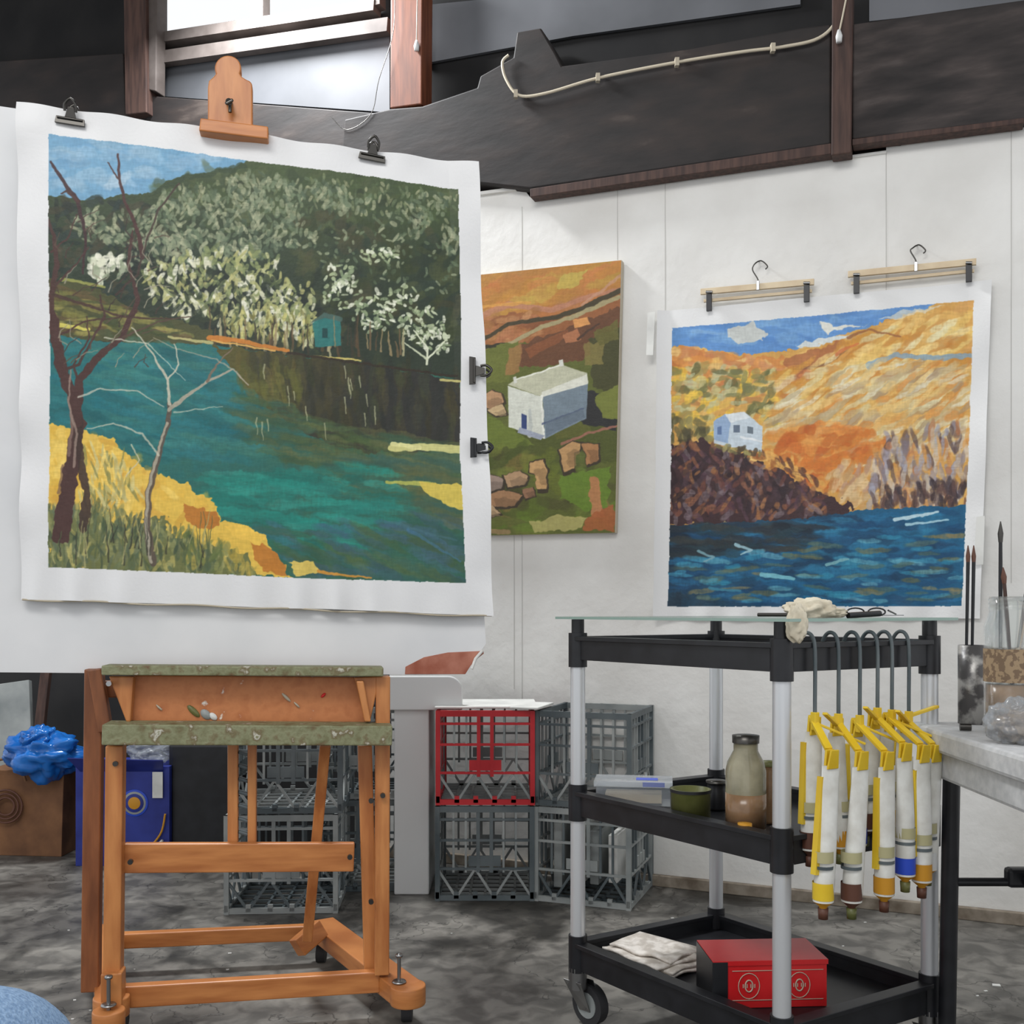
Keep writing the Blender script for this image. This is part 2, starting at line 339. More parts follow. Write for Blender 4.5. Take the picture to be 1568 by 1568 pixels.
def colmat(name,rough=.5):
    m=bpy.data.materials.new(name); m.use_nodes=True; nt=m.node_tree; b=nt.nodes['Principled BSDF']; a=nt.nodes.new('ShaderNodeAttribute'); a.attribute_name='Col'
    nt.links.new(a.outputs['Color'],b.inputs['Base Color']); b.inputs['Roughness'].default_value=rough; b.inputs['Specular IOR Level'].default_value=.3
    tc=nt.nodes.new('ShaderNodeTexCoord'); n=nt.nodes.new('ShaderNodeTexNoise'); n.inputs['Scale'].default_value=120; nt.links.new(tc.outputs['Object'],n.inputs['Vector'])
    bm=nt.nodes.new('ShaderNodeBump'); bm.inputs['Strength'].default_value=.3; bm.inputs['Distance'].default_value=.002; nt.links.new(n.outputs['Fac'],bm.inputs['Height']); nt.links.new(bm.outputs[0],b.inputs['Normal'])
    return m
def cloth(name,corners,ras,nu,nv,nrm,disp,edge=0,seed=3,parent=None):
    TL,TR,BR,BL=[np.array(c) for c in corners]; v,u=np.mgrid[0:1:nv*1j,0:1:nu*1j]; v=v[...,None];u=u[...,None]
    P=(TL*(1-u)+TR*u)*(1-v)+(BL*(1-u)+BR*u)*v
    px=CX+F*P[...,0]/P[...,1]; py=HY-F*(P[...,2]-CH)/P[...,1]
    col=np.clip(ras.sample(px,py),0,255)/255.; col=np.where(col<=.04045,col/12.92,((col+.055)/1.055)**2.4)
    uu=u[...,0];vv=v[...,0]
    if edge:
        r=np.random.RandomState(seed)
        def w1(t): 
            o=0
            for k in (2,5,9,17): o=o+np.sin(t*k*2.2+r.rand()*6)/k**.7
            return o*edge
        ax=(TR-TL)/np.linalg.norm(TR-TL); az=(TL-BL)/np.linalg.norm(TL-BL)
        fL=np.clip(1-uu/.05,0,1);fR=np.clip(1-(1-uu)/.05,0,1);fT=np.clip(1-vv/.05,0,1);fB=np.clip(1-(1-vv)/.05,0,1)
        P=P+ax*((w1(vv)*fL+w1(vv)*fR)[...,None])+az*((w1(uu)*fT+w1(uu)*fB)[...,None])
    P=P+np.array(nrm)*disp(uu,vv)[...,None]
    me=bpy.data.meshes.new(name); N=nu*nv; me.vertices.add(N); me.vertices.foreach_set('co',P.reshape(-1).astype(np.float32))
    idx=np.arange(N).reshape(nv,nu); q=np.stack([idx[1:,:-1],idx[1:,1:],idx[:-1,1:],idx[:-1,:-1]],-1).reshape(-1,4); nf=len(q)
    me.loops.add(nf*4); me.loops.foreach_set('vertex_index',q.reshape(-1).astype(np.int32)); me.polygons.add(nf)
    me.polygons.foreach_set('loop_start',np.arange(0,nf*4,4,dtype=np.int32))
    try: me.polygons.foreach_set('loop_total',np.full(nf,4,dtype=np.int32))
    except Exception: pass
    me.polygons.foreach_set('use_smooth',np.ones(nf,bool))
    me.update(calc_edges=True)
    a=me.color_attributes.new('Col','FLOAT_COLOR','POINT'); c4=np.concatenate([col,np.ones((nv,nu,1))],-1); a.data.foreach_set('color',c4.reshape(-1).astype(np.float32))
    me.materials.append(colmat(name+'_paint')); ob=bpy.data.objects.new(name,me); sc.collection.objects.link(ob)
    if parent: ob.parent=parent
    return ob
# ---- painting 1 : river ----
R=Ras(20,185,950,1180,(46,56,44),21); r=R.r
R.grad([(90,300),(470,300),(870,350),(870,560),(90,560)],(70,84,54),(46,58,44),(500,320),(480,520))
R.poly([(90,250),(475,300),(445,318),(400,326),(350,334),(318,344),(296,362),(268,372),(240,368),(200,378),(150,382),(90,372)],(112,158,188),warp=3)
R.dabs([(95,262),(420,300),(300,345),(240,362),(95,365)],60,(18,40),(7,13),(-20,20),[(118,164,194),(150,182,204),(104,150,184),(160,186,202)],.45)
R.dab(225,345,34,14,-.5,(172,194,208),.7); R.dab(140,350,26,10,.1,(150,180,200),.6)
R.dabs([(300,350),(460,312),(865,365),(865,450),(500,440),(320,420)],150,(12,34),(5,12),(-60,60),[(72,88,54),(60,72,46),(82,92,60),(62,76,54),(50,60,44)],.6)
R.stroke([(300,365),(350,338),(400,330),(460,316)],10,12,(52,68,48),.7,4)
R.dabs([(96,385),(250,375),(330,420),(420,560),(96,560)],150,(8,26),(4,10),(0,180),[(38,52,48),(56,68,54),(68,64,48),(34,44,42)],.7)
R.dabs([(560,400),(865,420),(865,640),(600,640)],160,(14,36),(7,14),(0,180),[(54,64,40),(66,74,46),(40,50,40),(78,84,54),(46,60,50),(72,70,48)],.6)
R.dabs([(340,350),(500,328),(680,345),(862,372),(860,440),(640,410),(360,400)],230,(4,10),(2,3.6),(50,130),[(118,128,92),(100,114,82),(140,144,110),(88,104,72),(166,166,132)],.68)
P1=[(126,138,110),(150,156,126),(104,120,92),(170,172,140),(76,92,72)]
for (cx,cy,rx,ry,n) in [(250,440,60,40,90),(330,420,56,40,90),(360,380,60,26,50),(440,400,56,44,90),(520,390,50,40,60),(480,350,60,20,40),(600,360,60,20,44),(300,480,60,30,70),(380,470,60,34,90),(470,460,60,34,90),(560,440,50,30,50),(660,390,50,20,34),(810,390,40,24,34),(850,470,14,40,30),(180,430,40,30,40),(760,430,50,24,30)]:
    R.clump(cx,cy,rx,ry,n,(5,13),(2.4,5),(20,150),P1,.7)
R.dabs([(580,440),(860,440),(855,560),(620,545)],90,(3,8),(2,3.6),(0,180),[(150,158,128),(110,124,96),(88,104,78)],.75)
for (cx,cy,n) in [(300,520,60),(370,545,60),(440,545,60),(510,560,60),(420,590,50),(560,590,50),(250,500,40),(600,640,40)]:
    R.clump(cx,cy,44,34,n,(7,14),(3,6),(0,180),[(36,46,38),(32,40,36),(54,64,44)],.8)
P2=[(214,212,182),(190,190,138),(166,168,110),(228,226,204),(136,146,96),(176,172,112),(112,124,84)]
R.clump(205,510,44,26,40,(7,14),(4,7),(30,150),[(214,216,190),(232,230,210),(150,160,132)],.9)
for (cx,cy,rx,ry,n) in [(300,530,32,34,40),(350,520,36,34,46),(400,560,36,42,50),(455,545,34,44,54),(450,600,40,34,54),(510,560,40,44,54),(560,570,34,40,40),(540,610,40,30,50),(360,580,34,22,36),(580,620,20,34,20),(480,500,54,30,40),(400,490,50,24,34),(320,560,30,20,24)]:
    R.clump(cx,cy,rx,ry,n,(6,14),(2.4,5.2),(40,150),P2,.85)
R.clump(430,560,130,50,70,(6,14),(2.5,5),(20,160),[(44,56,42),(36,46,38),(70,82,54)],.75)
R.dabs([(430,590),(600,590),(600,655),(440,640)],100,(6,14),(2,4),(60,120),[(196,190,120),(160,160,96),(120,116,66),(206,204,160)],.8)
for cx,cy,rx,ry,n in [(645,560,36,32,44),(715,585,44,34,50),(700,610,40,20,26),(795,615,44,36,66),(715,485,40,14,36),(640,520,30,20,24),(760,560,26,20,20),(820,650,30,24,34)]:
    R.clump(cx,cy,rx,ry,n,(4,9),(2,4),(0,180),[(200,208,176),(170,182,142),(228,230,208),(136,152,116)],.88)
for i in range(46):
    x=r.uniform(395,760); y=r.uniform(640,668)+(x-395)*.05; R.stroke([(x,y),(x+r.uniform(-6,6),y-r.uniform(25,60))],r.uniform(3,6),2,[(150,132,96),(86,70,50),(112,92,66),(60,56,44),(176,168,130)][r.randint(5)],.85)
R.poly([(590,612),(614,594),(642,602),(644,654),(594,658)],(46,116,112),.95,1.5); R.poly([(586,612),(612,592),(646,602),(644,610),(614,602)],(72,96,88),.95,1); R.poly([(608,622),(618,622),(618,640),(608,640)],(26,64,64),.9,.5); R.stroke([(632,656),(630,600)],3,2,(140,126,92),.8)
R.stroke([(806,690),(806,660),(780,625)],5,2,(220,224,196)); R.stroke([(806,680),(838,645)],4,2,(220,224,196)); R.stroke([(806,680),(764,650)],4,2,(200,206,176))
R.poly([(92,530),(170,540),(260,590),(400,625),(400,660),(92,640)],(76,78,48),.95)
R.dabs([(95,540),(240,580),(380,640),(95,630)],70,(12,34),(3,7),(-5,25),[(122,120,62),(66,76,48),(96,78,50),(146,138,76)],.7)
R.stroke([(96,614),(170,624)],10,5,(206,196,96)); R.stroke([(120,530),(200,545)],7,4,(160,160,84),.8); R.stroke([(320,638),(400,650)],4,6,(196,190,130),.8)
Wt=[(92,632),(200,648),(300,650),(395,652),(540,672),(680,684),(870,718),(880,1105),(90,1080)]
R.grad(Wt,(38,108,112),(50,98,80),(200,650),(600,1080),warp=2)
R.dabs([(95,650),(420,655),(560,800),(500,870),(300,860),(95,780)],200,(30,90),(6,13),(4,26),[(38,112,118),(54,130,130),(32,92,96),(60,120,108),(30,100,104),(32,116,128)],.45)
R.grad([(400,655),(690,686),(870,720),(872,850),(760,858),(640,846),(560,812),(490,752)],(84,80,40),(48,48,44),(440,700),(700,740),warp=6)
R.dabs([(430,665),(690,690),(865,725),(868,835),(640,835),(520,780)],170,(14,50),(4,10),(70,100),[(62,58,36),(46,48,40),(76,70,42),(40,44,40),(56,64,40)],.4)
R.dabs([(430,690),(560,700),(600,800),(500,760)],40,(12,40),(4,9),(60,90),[(96,96,44),(80,84,40),(104,92,48)],.5)
R.dabs([(480,740),(620,800),(870,840),(872,905),(560,880),(440,800)],120,(24,70),(5,10),(0,20),[(76,94,54),(62,84,58),(92,94,56),(50,86,72)],.5)
R.dabs([(620,860),(872,860),(872,1000),(700,960)],90,(30,80),(6,12),(5,20),[(68,94,72),(92,98,62),(52,86,76),(104,104,64)],.5)
R.dabs([(400,900),(700,880),(760,950),(690,1030),(500,1050),(400,960)],120,(26,74),(6,13),(-4,16),[(32,138,124),(36,122,110),(54,152,136),(32,106,96)],.5)
R.dabs([(520,1000),(872,980),(878,1095),(560,1085)],100,(26,70),(6,11),(5,35),[(64,90,64),(52,96,88),(60,90,100),(72,96,60),(62,96,116)],.5)
R.stroke([(770,1000),(820,1030),(868,1060)],7,3,(66,112,144),.6); R.stroke([(740,985),(800,1005),(860,1020)],5,3,(70,110,120),.5)
for i in range(18):
    x=r.uniform(480,740);y=r.uniform(690,800); R.stroke([(x,y),(x+2,y+r.uniform(14,34))],3,1.5,(176,176,140),.7)
R.stroke([(585,674),(680,682)],4,3,(206,190,110)); R.stroke([(830,718),(866,722)],5,4,(200,190,120))
R.stroke([(396,640),(440,644),(500,655),(545,664)],11,6,(196,124,52)); R.stroke([(400,645),(520,664)],3,3,(220,170,90)); R.stroke([(545,668),(640,682),(860,712)],5,4,(50,42,32))
R.stroke([(738,846),(800,844),(872,850)],12,15,(206,202,132)); R.stroke([(740,838),(790,846)],6,9,(220,216,150)); R.stroke([(728,910),(810,914)],5,9,(186,186,90),.85)
R.poly([(790,910),(872,916),(874,966),(840,952),(800,930)],(208,186,84),warp=3)
R.poly([(90,800),(150,812),(205,826),(240,856),(272,886),(330,905),(372,930),(408,955),(416,985),(455,988),(500,1012),(522,1052),(548,1088),(90,1078)],(222,184,80),warp=6)
R.dabs([(95,810),(210,835),(330,915),(400,960),(400,1000),(95,960)],100,(10,30),(6,13),(0,160),[(230,196,96),(214,170,64),(236,206,112),(200,150,60)],.5)
R.poly([(350,950),(410,968),(416,995),(380,1000),(355,985)],(182,118,48)); R.poly([(470,1020),(520,1040),(545,1086),(500,1080),(480,1050)],(190,124,50)); R.poly([(420,995),(470,990),(500,1015),(490,1030),(440,1012)],(236,194,84))
R.poly([(545,1060),(590,1062),(604,1080),(560,1086)],(214,188,96)); R.stroke([(600,1078),(640,1084),(700,1090)],6,3,(206,146,60))
R.poly([(90,965),(180,960),(240,1000),(300,975),(330,1010),(400,1030),(460,1050),(480,1090),(90,1080)],(88,100,66),.85,warp=12)
R.dabs([(92,950),(200,955),(330,1000),(430,1035),(480,1085),(92,1075)],300,(8,26),(2.4,5.5),(50,130),[(98,110,76),(74,90,64),(140,142,92),(60,74,56),(90,102,80),(176,166,98),(112,118,84)],.7)
R.dabs([(340,1000),(440,1030),(480,1080),(360,1075)],50,(8,20),(3,6),(60,140),[(130,132,76),(176,156,72),(96,110,62)],.7)
R.dabs([(165,840),(230,860),(270,940),(150,950)],80,(10,26),(2,4),(40,110),[(176,168,110),(130,132,80),(200,190,130),(236,206,110)],.8)
T=(74,50,46)
R.stroke([(118,1010),(128,940),(138,870),(150,800),(138,745),(118,700),(108,640),(100,590)],34,16,T,1,3)
R.stroke([(100,600),(100,560),(112,500),(104,450),(95,420)],13,5,T); R.stroke([(160,1000),(165,930),(150,850),(148,780)],14,18,(62,46,40),.9,3)
R.stroke([(146,800),(152,720),(182,680),(232,640),(262,570),(245,500),(252,440)],17,4,T,1,2); R.stroke([(120,700),(150,690),(200,600),(190,560)],7,3,T)
R.stroke([(100,310),(128,355),(150,385)],5,9,(62,40,42)); R.stroke([(150,385),(165,450),(160,520)],7,4,(62,40,42)); R.stroke([(224,296),(228,350),(240,390),(262,440),(270,490)],4,8,(74,46,44)); R.stroke([(228,345),(205,310)],3,2,T)
R.stroke([(338,350),(300,400),(276,460),(262,520),(220,560)],3,5,(66,52,46),.9); R.stroke([(150,385),(130,365),(118,372)],6,3,T)
R.stroke([(104,560),(150,575),(230,600),(330,605)],7,2,(70,50,44),.9); R.stroke([(108,640),(160,610),(240,600)],4,2,T)
R.stroke([(110,540),(150,500),(170,470)],5,2,T); R.stroke([(100,480),(130,455),(150,410)],4,2,T)
R.stroke([(232,640),(300,610),(360,600)],4,2,(84,66,54)); R.stroke([(150,720),(140,690),(170,640),(165,600)],5,2,T)
R.stroke([(130,860),(138,800),(128,750)],6,3,(130,106,96),.8,2); R.stroke([(112,930),(120,880)],5,4,(110,84,72),.7)
PT=(166,158,140)
R.stroke([(290,1062),(280,1000),(282,930),(300,860),(318,800),(322,765)],14,9,(92,80,70)); R.stroke([(286,1060),(278,1000),(280,930),(298,860),(316,800)],6,5,PT)
R.stroke([(320,775),(360,745),(392,722),(440,700),(470,728)],8,2,PT); R.stroke([(322,765),(318,720),(290,670),(250,620)],6,2,(190,186,166)); R.stroke([(392,722),(410,690),(440,660)],5,2,(120,104,88)); R.stroke([(440,700),(410,680),(330,660),(290,640)],3,1.5,(170,160,140),.7)
R.stroke([(300,860),(270,820),(215,800),(165,810)],4,2,(190,188,168),.8); R.stroke([(318,720),(340,690),(330,650)],4,2,(190,186,166)); R.stroke([(330,780),(420,770)],3,1.5,(196,196,176),.7)
R.stroke([(140,880),(146,820),(130,760),(136,700)],5,3,(150,130,118),.8); R.stroke([(150,750),(190,735),(260,740),(310,770)],4,2,(188,188,172),.8); R.stroke([(200,640),(280,650),(350,720)],3,1.5,(206,206,186),.7); R.stroke([(250,840),(265,870),(240,900)],3,2,(196,190,160),.8)
for i in range(46):
    x=r.uniform(96,300);y=r.uniform(420,700); a=r.uniform(-2.6,-.4); l=r.uniform(20,52); R.stroke([(x,y),(x+l*math.cos(a)*.6,y+l*math.sin(a)*.4),(x+l*math.cos(a+.4),y+l*math.sin(a+.4))],2.6,1.2,[(70,52,46),(90,72,60),(150,144,124),(52,40,38)][r.randint(4)],.8)
for i in range(46):
    x=r.uniform(100,400);y=r.uniform(1020,1072); R.stroke([(x,y),(x+r.uniform(-10,14),y-r.uniform(30,80))],3,1.2,[(50,50,40),(170,164,110),(84,96,64)][r.randint(3)],.75)
R.frame([(94,258),(300,282),(480,308),(640,328),(862,362),(868,600),(866,850),(877,1100),(560,1090),(300,1078),(92,1070),(96,700)],(222,222,222))
stand=empty('artist_easel')
def dispA(u,v):
    edge=np.clip((v-.88)/.12,0,1)
    tp=np.clip((.06-v)/.06,0,1)
    return .012+.005*np.sin(u*9+1)*np.sin(v*7)+edge*.009*np.sin(u*62+2*np.sin(u*9))*(.6+.4*np.sin(u*13))+.010*np.clip(1-u/.07,0,1)*np.sin(v*24+np.sin(v*9))+.010*np.clip((u-.93)/.07,0,1)*(1+np.sin(v*19))+tp*.005*np.sin(u*40)
riv=cloth('river_landscape_canvas',[C(35,198),C(901,313),C(928,1162),C(42,1130)],R,860,900,CN,dispA,edge=.0022,seed=4)
b=B('canvas_hem'); 
b.tube([C(42+ (928-42)*t,1131+32*t+1.5*math.sin(t*30),-.014) for t in [i/60 for i in range(61)]],.0022,mat('frayed_hem',(180,170,150),rough=.9),6)
hem=b.done(); hem.parent=riv
# ---- painting 3 : seascape ----
R=Ras(1225,520,1885,1185,(208,158,82),31); r=R.r
R.dabs([(1268,650),(1835,570),(1830,960),(1268,900)],360,(14,40),(6,14),(-60,0),[(212,162,84),(222,180,102),(198,138,62),(206,154,90),(228,190,114)],.6)
R.poly([(1266,615),(1840,560),(1760,580),(1700,598),(1640,622),(1570,640),(1490,664),(1400,672),(1330,658),(1266,654)],(96,144,200),warp=4)
R.dabs([(1272,622),(1700,582),(1500,650),(1280,648)],60,(18,44),(6,11),(-12,5),[(106,154,206),(84,132,192),(124,168,210)],.5)
R.poly([(1372,622),(1420,612),(1450,630),(1440,645),(1400,652),(1375,640)],(200,204,200)); R.poly([(1500,652),(1560,640),(1640,632),(1560,652),(1510,660)],(208,214,212)); R.poly([(1546,608),(1560,612),(1575,622),(1640,615),(1560,632),(1550,625)],(222,222,212)); R.poly([(1700,590),(1780,580),(1700,602),(1660,608)],(218,214,196),.7); R.stroke([(1310,628),(1370,634)],8,4,(130,170,210),.7)
R.poly([(1266,655),(1330,660),(1400,674),(1470,680),(1540,700),(1490,740),(1266,730)],(208,138,72),warp=8)
R.dabs([(1268,660),(1400,676),(1530,700),(1500,760),(1268,760)],110,(10,28),(5,11),(-50,30),[(220,150,76),(230,186,100),(190,114,64),(206,144,100),(230,200,130),(176,124,76)],.7)
R.poly([(1480,680),(1540,660),(1620,640),(1600,665),(1540,690),(1500,720)],(166,100,62),.8,6); R.stroke([(1500,700),(1560,690),(1620,650)],7,3,(120,80,60),.7)
R.dabs([(1266,690),(1460,700),(1470,800),(1340,830),(1266,810)],170,(8,20),(4,9),(-80,20),[(122,122,74),(96,96,58),(200,190,134),(220,180,84),(156,138,78),(182,186,148),(232,192,70),(110,112,70)],.78)
R.dabs([(1266,790),(1330,800),(1350,850),(1266,850)],30,(8,18),(4,8),(0,180),[(70,66,46),(90,86,56),(140,130,80)],.8)
R.dabs([(1470,700),(1600,640),(1830,600),(1828,700),(1600,760),(1500,800)],140,(14,44),(5,9),(-46,-16),[(228,194,110),(234,204,132),(204,146,60),(190,126,52),(222,212,168)],.7)
R.stroke([(1640,694),(1690,672),(1760,680),(1832,676)],9,9,(132,160,180),.85,3); R.stroke([(1650,700),(1740,684)],5,3,(216,208,184))
R.stroke([(1600,640),(1640,625),(1700,640)],5,3,(146,92,54),.8); R.stroke([(1580,670),(1620,650)],8,4,(200,110,60),.8)
R.dabs([(1450,780),(1560,700),(1640,690),(1828,700),(1826,860),(1640,880),(1480,860)],290,(14,40),(4,8),(-46,-18),[(216,204,158),(230,196,126),(200,180,136),(208,138,64),(188,170,132),(222,216,190),(212,160,86),(164,140,112)],.7)
R.dabs([(1440,830),(1560,800),(1680,820),(1600,930),(1500,900)],130,(12,34),(7,13),(-50,10),[(200,112,42),(212,132,58),(184,94,38),(218,154,78)],.65)
R.dabs([(1560,890),(1680,860),(1640,955),(1590,950)],60,(8,24),(4,9),(-80,-40),[(204,174,130),(218,188,140),(180,142,118),(194,150,96)],.75)
R.dabs([(1660,830),(1828,800),(1820,955),(1640,958)],190,(8,28),(3.5,8),(70,110),[(152,144,154),(194,174,150),(176,116,78),(130,118,124),(206,192,174),(98,78,74),(216,160,92),(158,158,172)],.75)
R.dabs([(1680,920),(1822,905),(1820,958),(1650,960)],60,(8,20),(3,7),(60,110),[(70,54,56),(94,68,62),(56,46,52)],.75)
R.poly([(1264,846),(1330,832),(1400,862),(1470,888),(1530,925),(1580,945),(1620,962),(1560,985),(1400,990),(1264,990)],(64,44,46),warp=8)
R.dabs([(1266,850),(1330,838),(1400,866),(1480,895),(1560,940),(1560,975),(1266,985)],300,(6,20),(3,7),(20,150),[(114,70,60),(86,60,72),(44,32,38),(142,92,64),(70,52,58),(52,38,40),(120,106,110),(162,112,70)],.72)
R.dabs([(1400,850),(1470,850),(1560,920),(1500,900)],40,(6,16),(3,6),(0,90),[(222,170,90),(150,90,50),(90,60,50)],.8)
R.poly([(1350,796),(1370,783),(1406,779),(1418,790),(1440,806),(1438,856),(1350,838)],(196,208,216),warp=1.2); R.poly([(1350,796),(1370,783),(1380,800),(1376,838),(1350,832)],(150,174,204),warp=1); R.poly([(1386,804),(1398,804),(1398,818),(1386,818)],(100,114,132),warp=0); R.poly([(1412,806),(1423,808),(1423,821),(1412,819)],(106,118,128),warp=0); R.poly([(1370,783),(1406,779),(1416,790),(1380,800)],(220,226,228),warp=1); R.stroke([(1400,826),(1438,834)],4,4,(226,230,232)); R.poly([(1356,808),(1364,806),(1364,822),(1356,822)],(96,120,160),warp=0)
R.dabs([(1345,842),(1440,850),(1440,862),(1345,852)],22,(5,12),(3,5),(0,180),[(110,104,66),(76,64,46),(160,150,96)],.85)
R.grad([(1262,992),(1380,988),(1560,975),(1640,962),(1830,955),(1825,1150),(1258,1150)],(38,56,70),(28,92,128),(1280,990),(1600,1100),warp=3)
R.dabs([(1266,1000),(1820,965),(1814,1140),(1264,1140)],300,(20,64),(4,10),(-8,10),[(28,86,126),(36,108,150),(24,64,96),(44,124,160),(26,76,114),(20,52,78)],.55)
R.dabs([(1266,995),(1560,985),(1500,1040),(1266,1050)],80,(16,44),(4,9),(-8,12),[(40,50,58),(36,60,68),(56,60,60),(34,44,54)],.65)
R.dabs([(1270,1050),(1810,1000),(1810,1135),(1270,1135)],90,(12,40),(3,6),(-8,8),[(70,150,178),(106,170,186),(112,108,74),(142,124,82),(90,110,96),(50,140,168)],.65)
R.stroke([(1690,982),(1770,968)],7,4,(190,216,224)); R.stroke([(1710,990),(1790,982)],5,3,(166,204,216)); R.stroke([(1440,1085),(1500,1092)],9,6,(120,186,200)); R.stroke([(1390,1028),(1420,1038),(1400,1046)],6,3,(150,186,196)); R.stroke([(1340,1110),(1400,1115)],6,4,(60,126,150)); R.stroke([(1560,1065),(1600,1055)],6,4,(120,172,180)); R.stroke([(1320,1040),(1350,1052),(1330,1060)],5,3,(120,160,170))
R.frame([(1271,622),(1500,602),(1836,570),(1826,860),(1814,1143),(1550,1144),(1262,1144),(1268,900)],(226,226,225))
def dispC(u,v): return .022+.005*np.sin(u*8+1)*np.sin(v*6)+.022*np.clip(1-u/.05,0,1)**2+.008*np.clip((u-.94)/.06,0,1)*(1+np.sin(v*17))+.005*np.clip((v-.93)/.07,0,1)*np.sin(u*50)
cloth('seascape_canvas',[WP(1246,592),WP(1869,532),WP(1849,1166),WP(1238,1168)],R,620,640,WN,dispC,edge=.002,seed=9)
# ---- painting 2 : house ----
R=Ras(870,480,1185,1025,(88,94,42),41); r=R.r
R.grad([(880,480),(1180,480),(1180,580),(880,620)],(176,126,60),(164,104,56),(1000,500),(1000,600))
R.dabs([(880,515),(1175,490),(1175,560),(880,600)],46,(24,60),(8,17),(-30,-8),[(178,128,58),(160,112,54),(172,148,66),(182,112,62),(160,108,72)],.6)
R.poly([(1060,520),(1110,508),(1090,540),(1050,548)],(180,162,78),.8,4)
R.stroke([(905,598),(960,575),(1040,585),(1110,560),(1172,545)],12,8,(170,118,92),.9); R.stroke([(905,580),(1000,570)],5,6,(200,146,70),.8); R.stroke([(1100,575),(1172,520)],6,5,(180,136,110),.8)
R.poly([(880,612),(960,590),(1040,600),(1100,590),(1172,552),(1172,580),(1060,640),(880,660)],(140,88,52),warp=5)
R.dabs([(905,600),(1000,592),(1050,600),(1000,640),(905,650)],26,(14,32),(6,12),(-50,20),[(170,112,76),(124,76,48),(184,136,92),(150,104,60)],.7)
R.stroke([(905,645),(960,612),(1040,600),(1100,582),(1170,548)],7,10,(60,54,36)); R.stroke([(960,650),(1020,618),(1090,594),(1168,560)],8,8,(156,146,108)); R.stroke([(905,655),(950,652)],8,8,(46,46,34))
R.poly([(980,655),(1080,612),(1172,580),(1172,640),(1060,690),(980,690)],(98,64,42),warp=5); R.poly([(905,662),(980,645),(960,720),(905,730)],(98,104,46),warp=4)
R.poly([(990,660),(1070,620),(1076,632),(1000,676)],(126,76,46),.9,2); R.poly([(960,655),(985,650),(980,700),(955,710)],(150,108,66),.8,3)
R.poly([(1080,602),(1108,598),(1114,612),(1084,620)],(204,144,84),warp=1.5); R.poly([(1062,632),(1090,620),(1096,642),(1068,650)],(160,104,70),warp=2); R.stroke([(1090,640),(1130,610)],5,3,(70,50,38))
R.poly([(1110,640),(1172,615),(1172,760),(1120,730)],(66,66,36),warp=4); R.poly([(1100,650),(1140,640),(1136,690),(1104,690)],(126,114,62),.8); R.poly([(1120,625),(1168,605),(1168,640),(1130,650)],(96,92,44),.9,3)
R.poly([(905,815),(1172,780),(1172,870),(905,885)],(76,82,36),warp=4); R.poly([(905,780),(960,805),(1010,838),(905,855)],(98,110,44),warp=4); R.poly([(1040,800),(1100,790),(1120,815),(1050,832)],(88,90,40),.9,3)
R.poly([(1060,730),(1115,735),(1165,765),(1165,812),(1100,800)],(42,42,42),warp=3); R.poly([(1120,750),(1172,722),(1172,790),(1140,788)],(110,116,52),warp=3); R.stroke([(1060,838),(1110,818),(1165,803)],5,4,(150,100,84),.9)
R.poly([(958,728),(1022,748),(1028,828),(960,806)],(200,202,190),warp=.6); R.poly([(1024,748),(1110,722),(1106,790),(1028,828)],(112,126,136),warp=.6)
R.poly([(958,726),(975,716),(1058,688),(1108,704),(1110,722),(1022,748)],(180,180,156),warp=.6); R.poly([(1022,740),(1108,706),(1110,724),(1022,750)],(208,208,194),warp=.5); R.stroke([(975,716),(1058,689)],3,3,(218,218,206)); R.stroke([(1022,748),(1026,826)],4,4,(220,220,210)); R.poly([(968,712),(974,710),(976,722),(970,724)],(200,200,190),warp=0); R.poly([(1054,680),(1062,678),(1064,690),(1056,692)],(200,200,190),warp=0)
R.poly([(984,780),(994,784),(994,812),(984,808)],(50,66,110),warp=0); R.stroke([(1000,775),(1000,822)],6,8,(178,182,176)); R.stroke([(1024,800),(1100,770)],4,3,(70,80,110),.8); R.poly([(980,806),(1028,822),(1020,830),(976,816)],(150,156,170),warp=.5); R.poly([(1030,796),(1100,770),(1104,788),(1030,824)],(92,104,116),.7,1)
R.dabs([(905,845),(1050,850),(1160,880),(1160,1000),(905,1008)],54,(16,44),(8,16),(-70,70),[(88,98,42),(72,82,36),(108,116,46),(64,62,32),(126,104,56),(96,120,40)],.6)
R.poly([(1056,900),(1150,882),(1148,960),(1100,965),(1060,940)],(98,124,42),.9,4); R.poly([(1110,900),(1130,905),(1140,975),(1118,982)],(184,120,84),.85,3); R.poly([(1000,985),(1060,972),(1110,975),(1100,996),(1010,1004)],(170,162,100),.9); R.poly([(1110,975),(1160,955),(1160,1004),(1100,1002)],(160,92,52),.9); R.stroke([(905,1000),(960,1004)],10,8,(140,118,80)); R.poly([(905,960),(960,975),(1000,990),(905,996)],(92,98,44),.9,4)
def rock(pts,c=(172,134,98)):
    cx=sum(p[0] for p in pts)/len(pts);cy=sum(p[1] for p in pts)/len(pts)
    R.poly([(cx+(x-cx)*1.18+1,cy+(y-cy)*1.2+2) for x,y in pts],(56,46,36),.9,2); R.poly(pts,c,1,2)
    R.poly([(cx+(x-cx)*.7+5,cy+(y-cy)*.6+5) for x,y in pts],tuple(int(k*.78) for k in c),.7,2.5)
rock([(908,748),(926,738),(946,744),(950,758),(930,770),(908,768)]); rock([(920,772),(948,762),(956,780),(935,786)],(186,160,120))
rock([(1056,848),(1080,834),(1096,836),(1094,850),(1082,856),(1084,884),(1064,890)],(176,138,92)); rock([(1096,836),(1128,838),(1132,866),(1108,876),(1104,856)],(160,116,76))
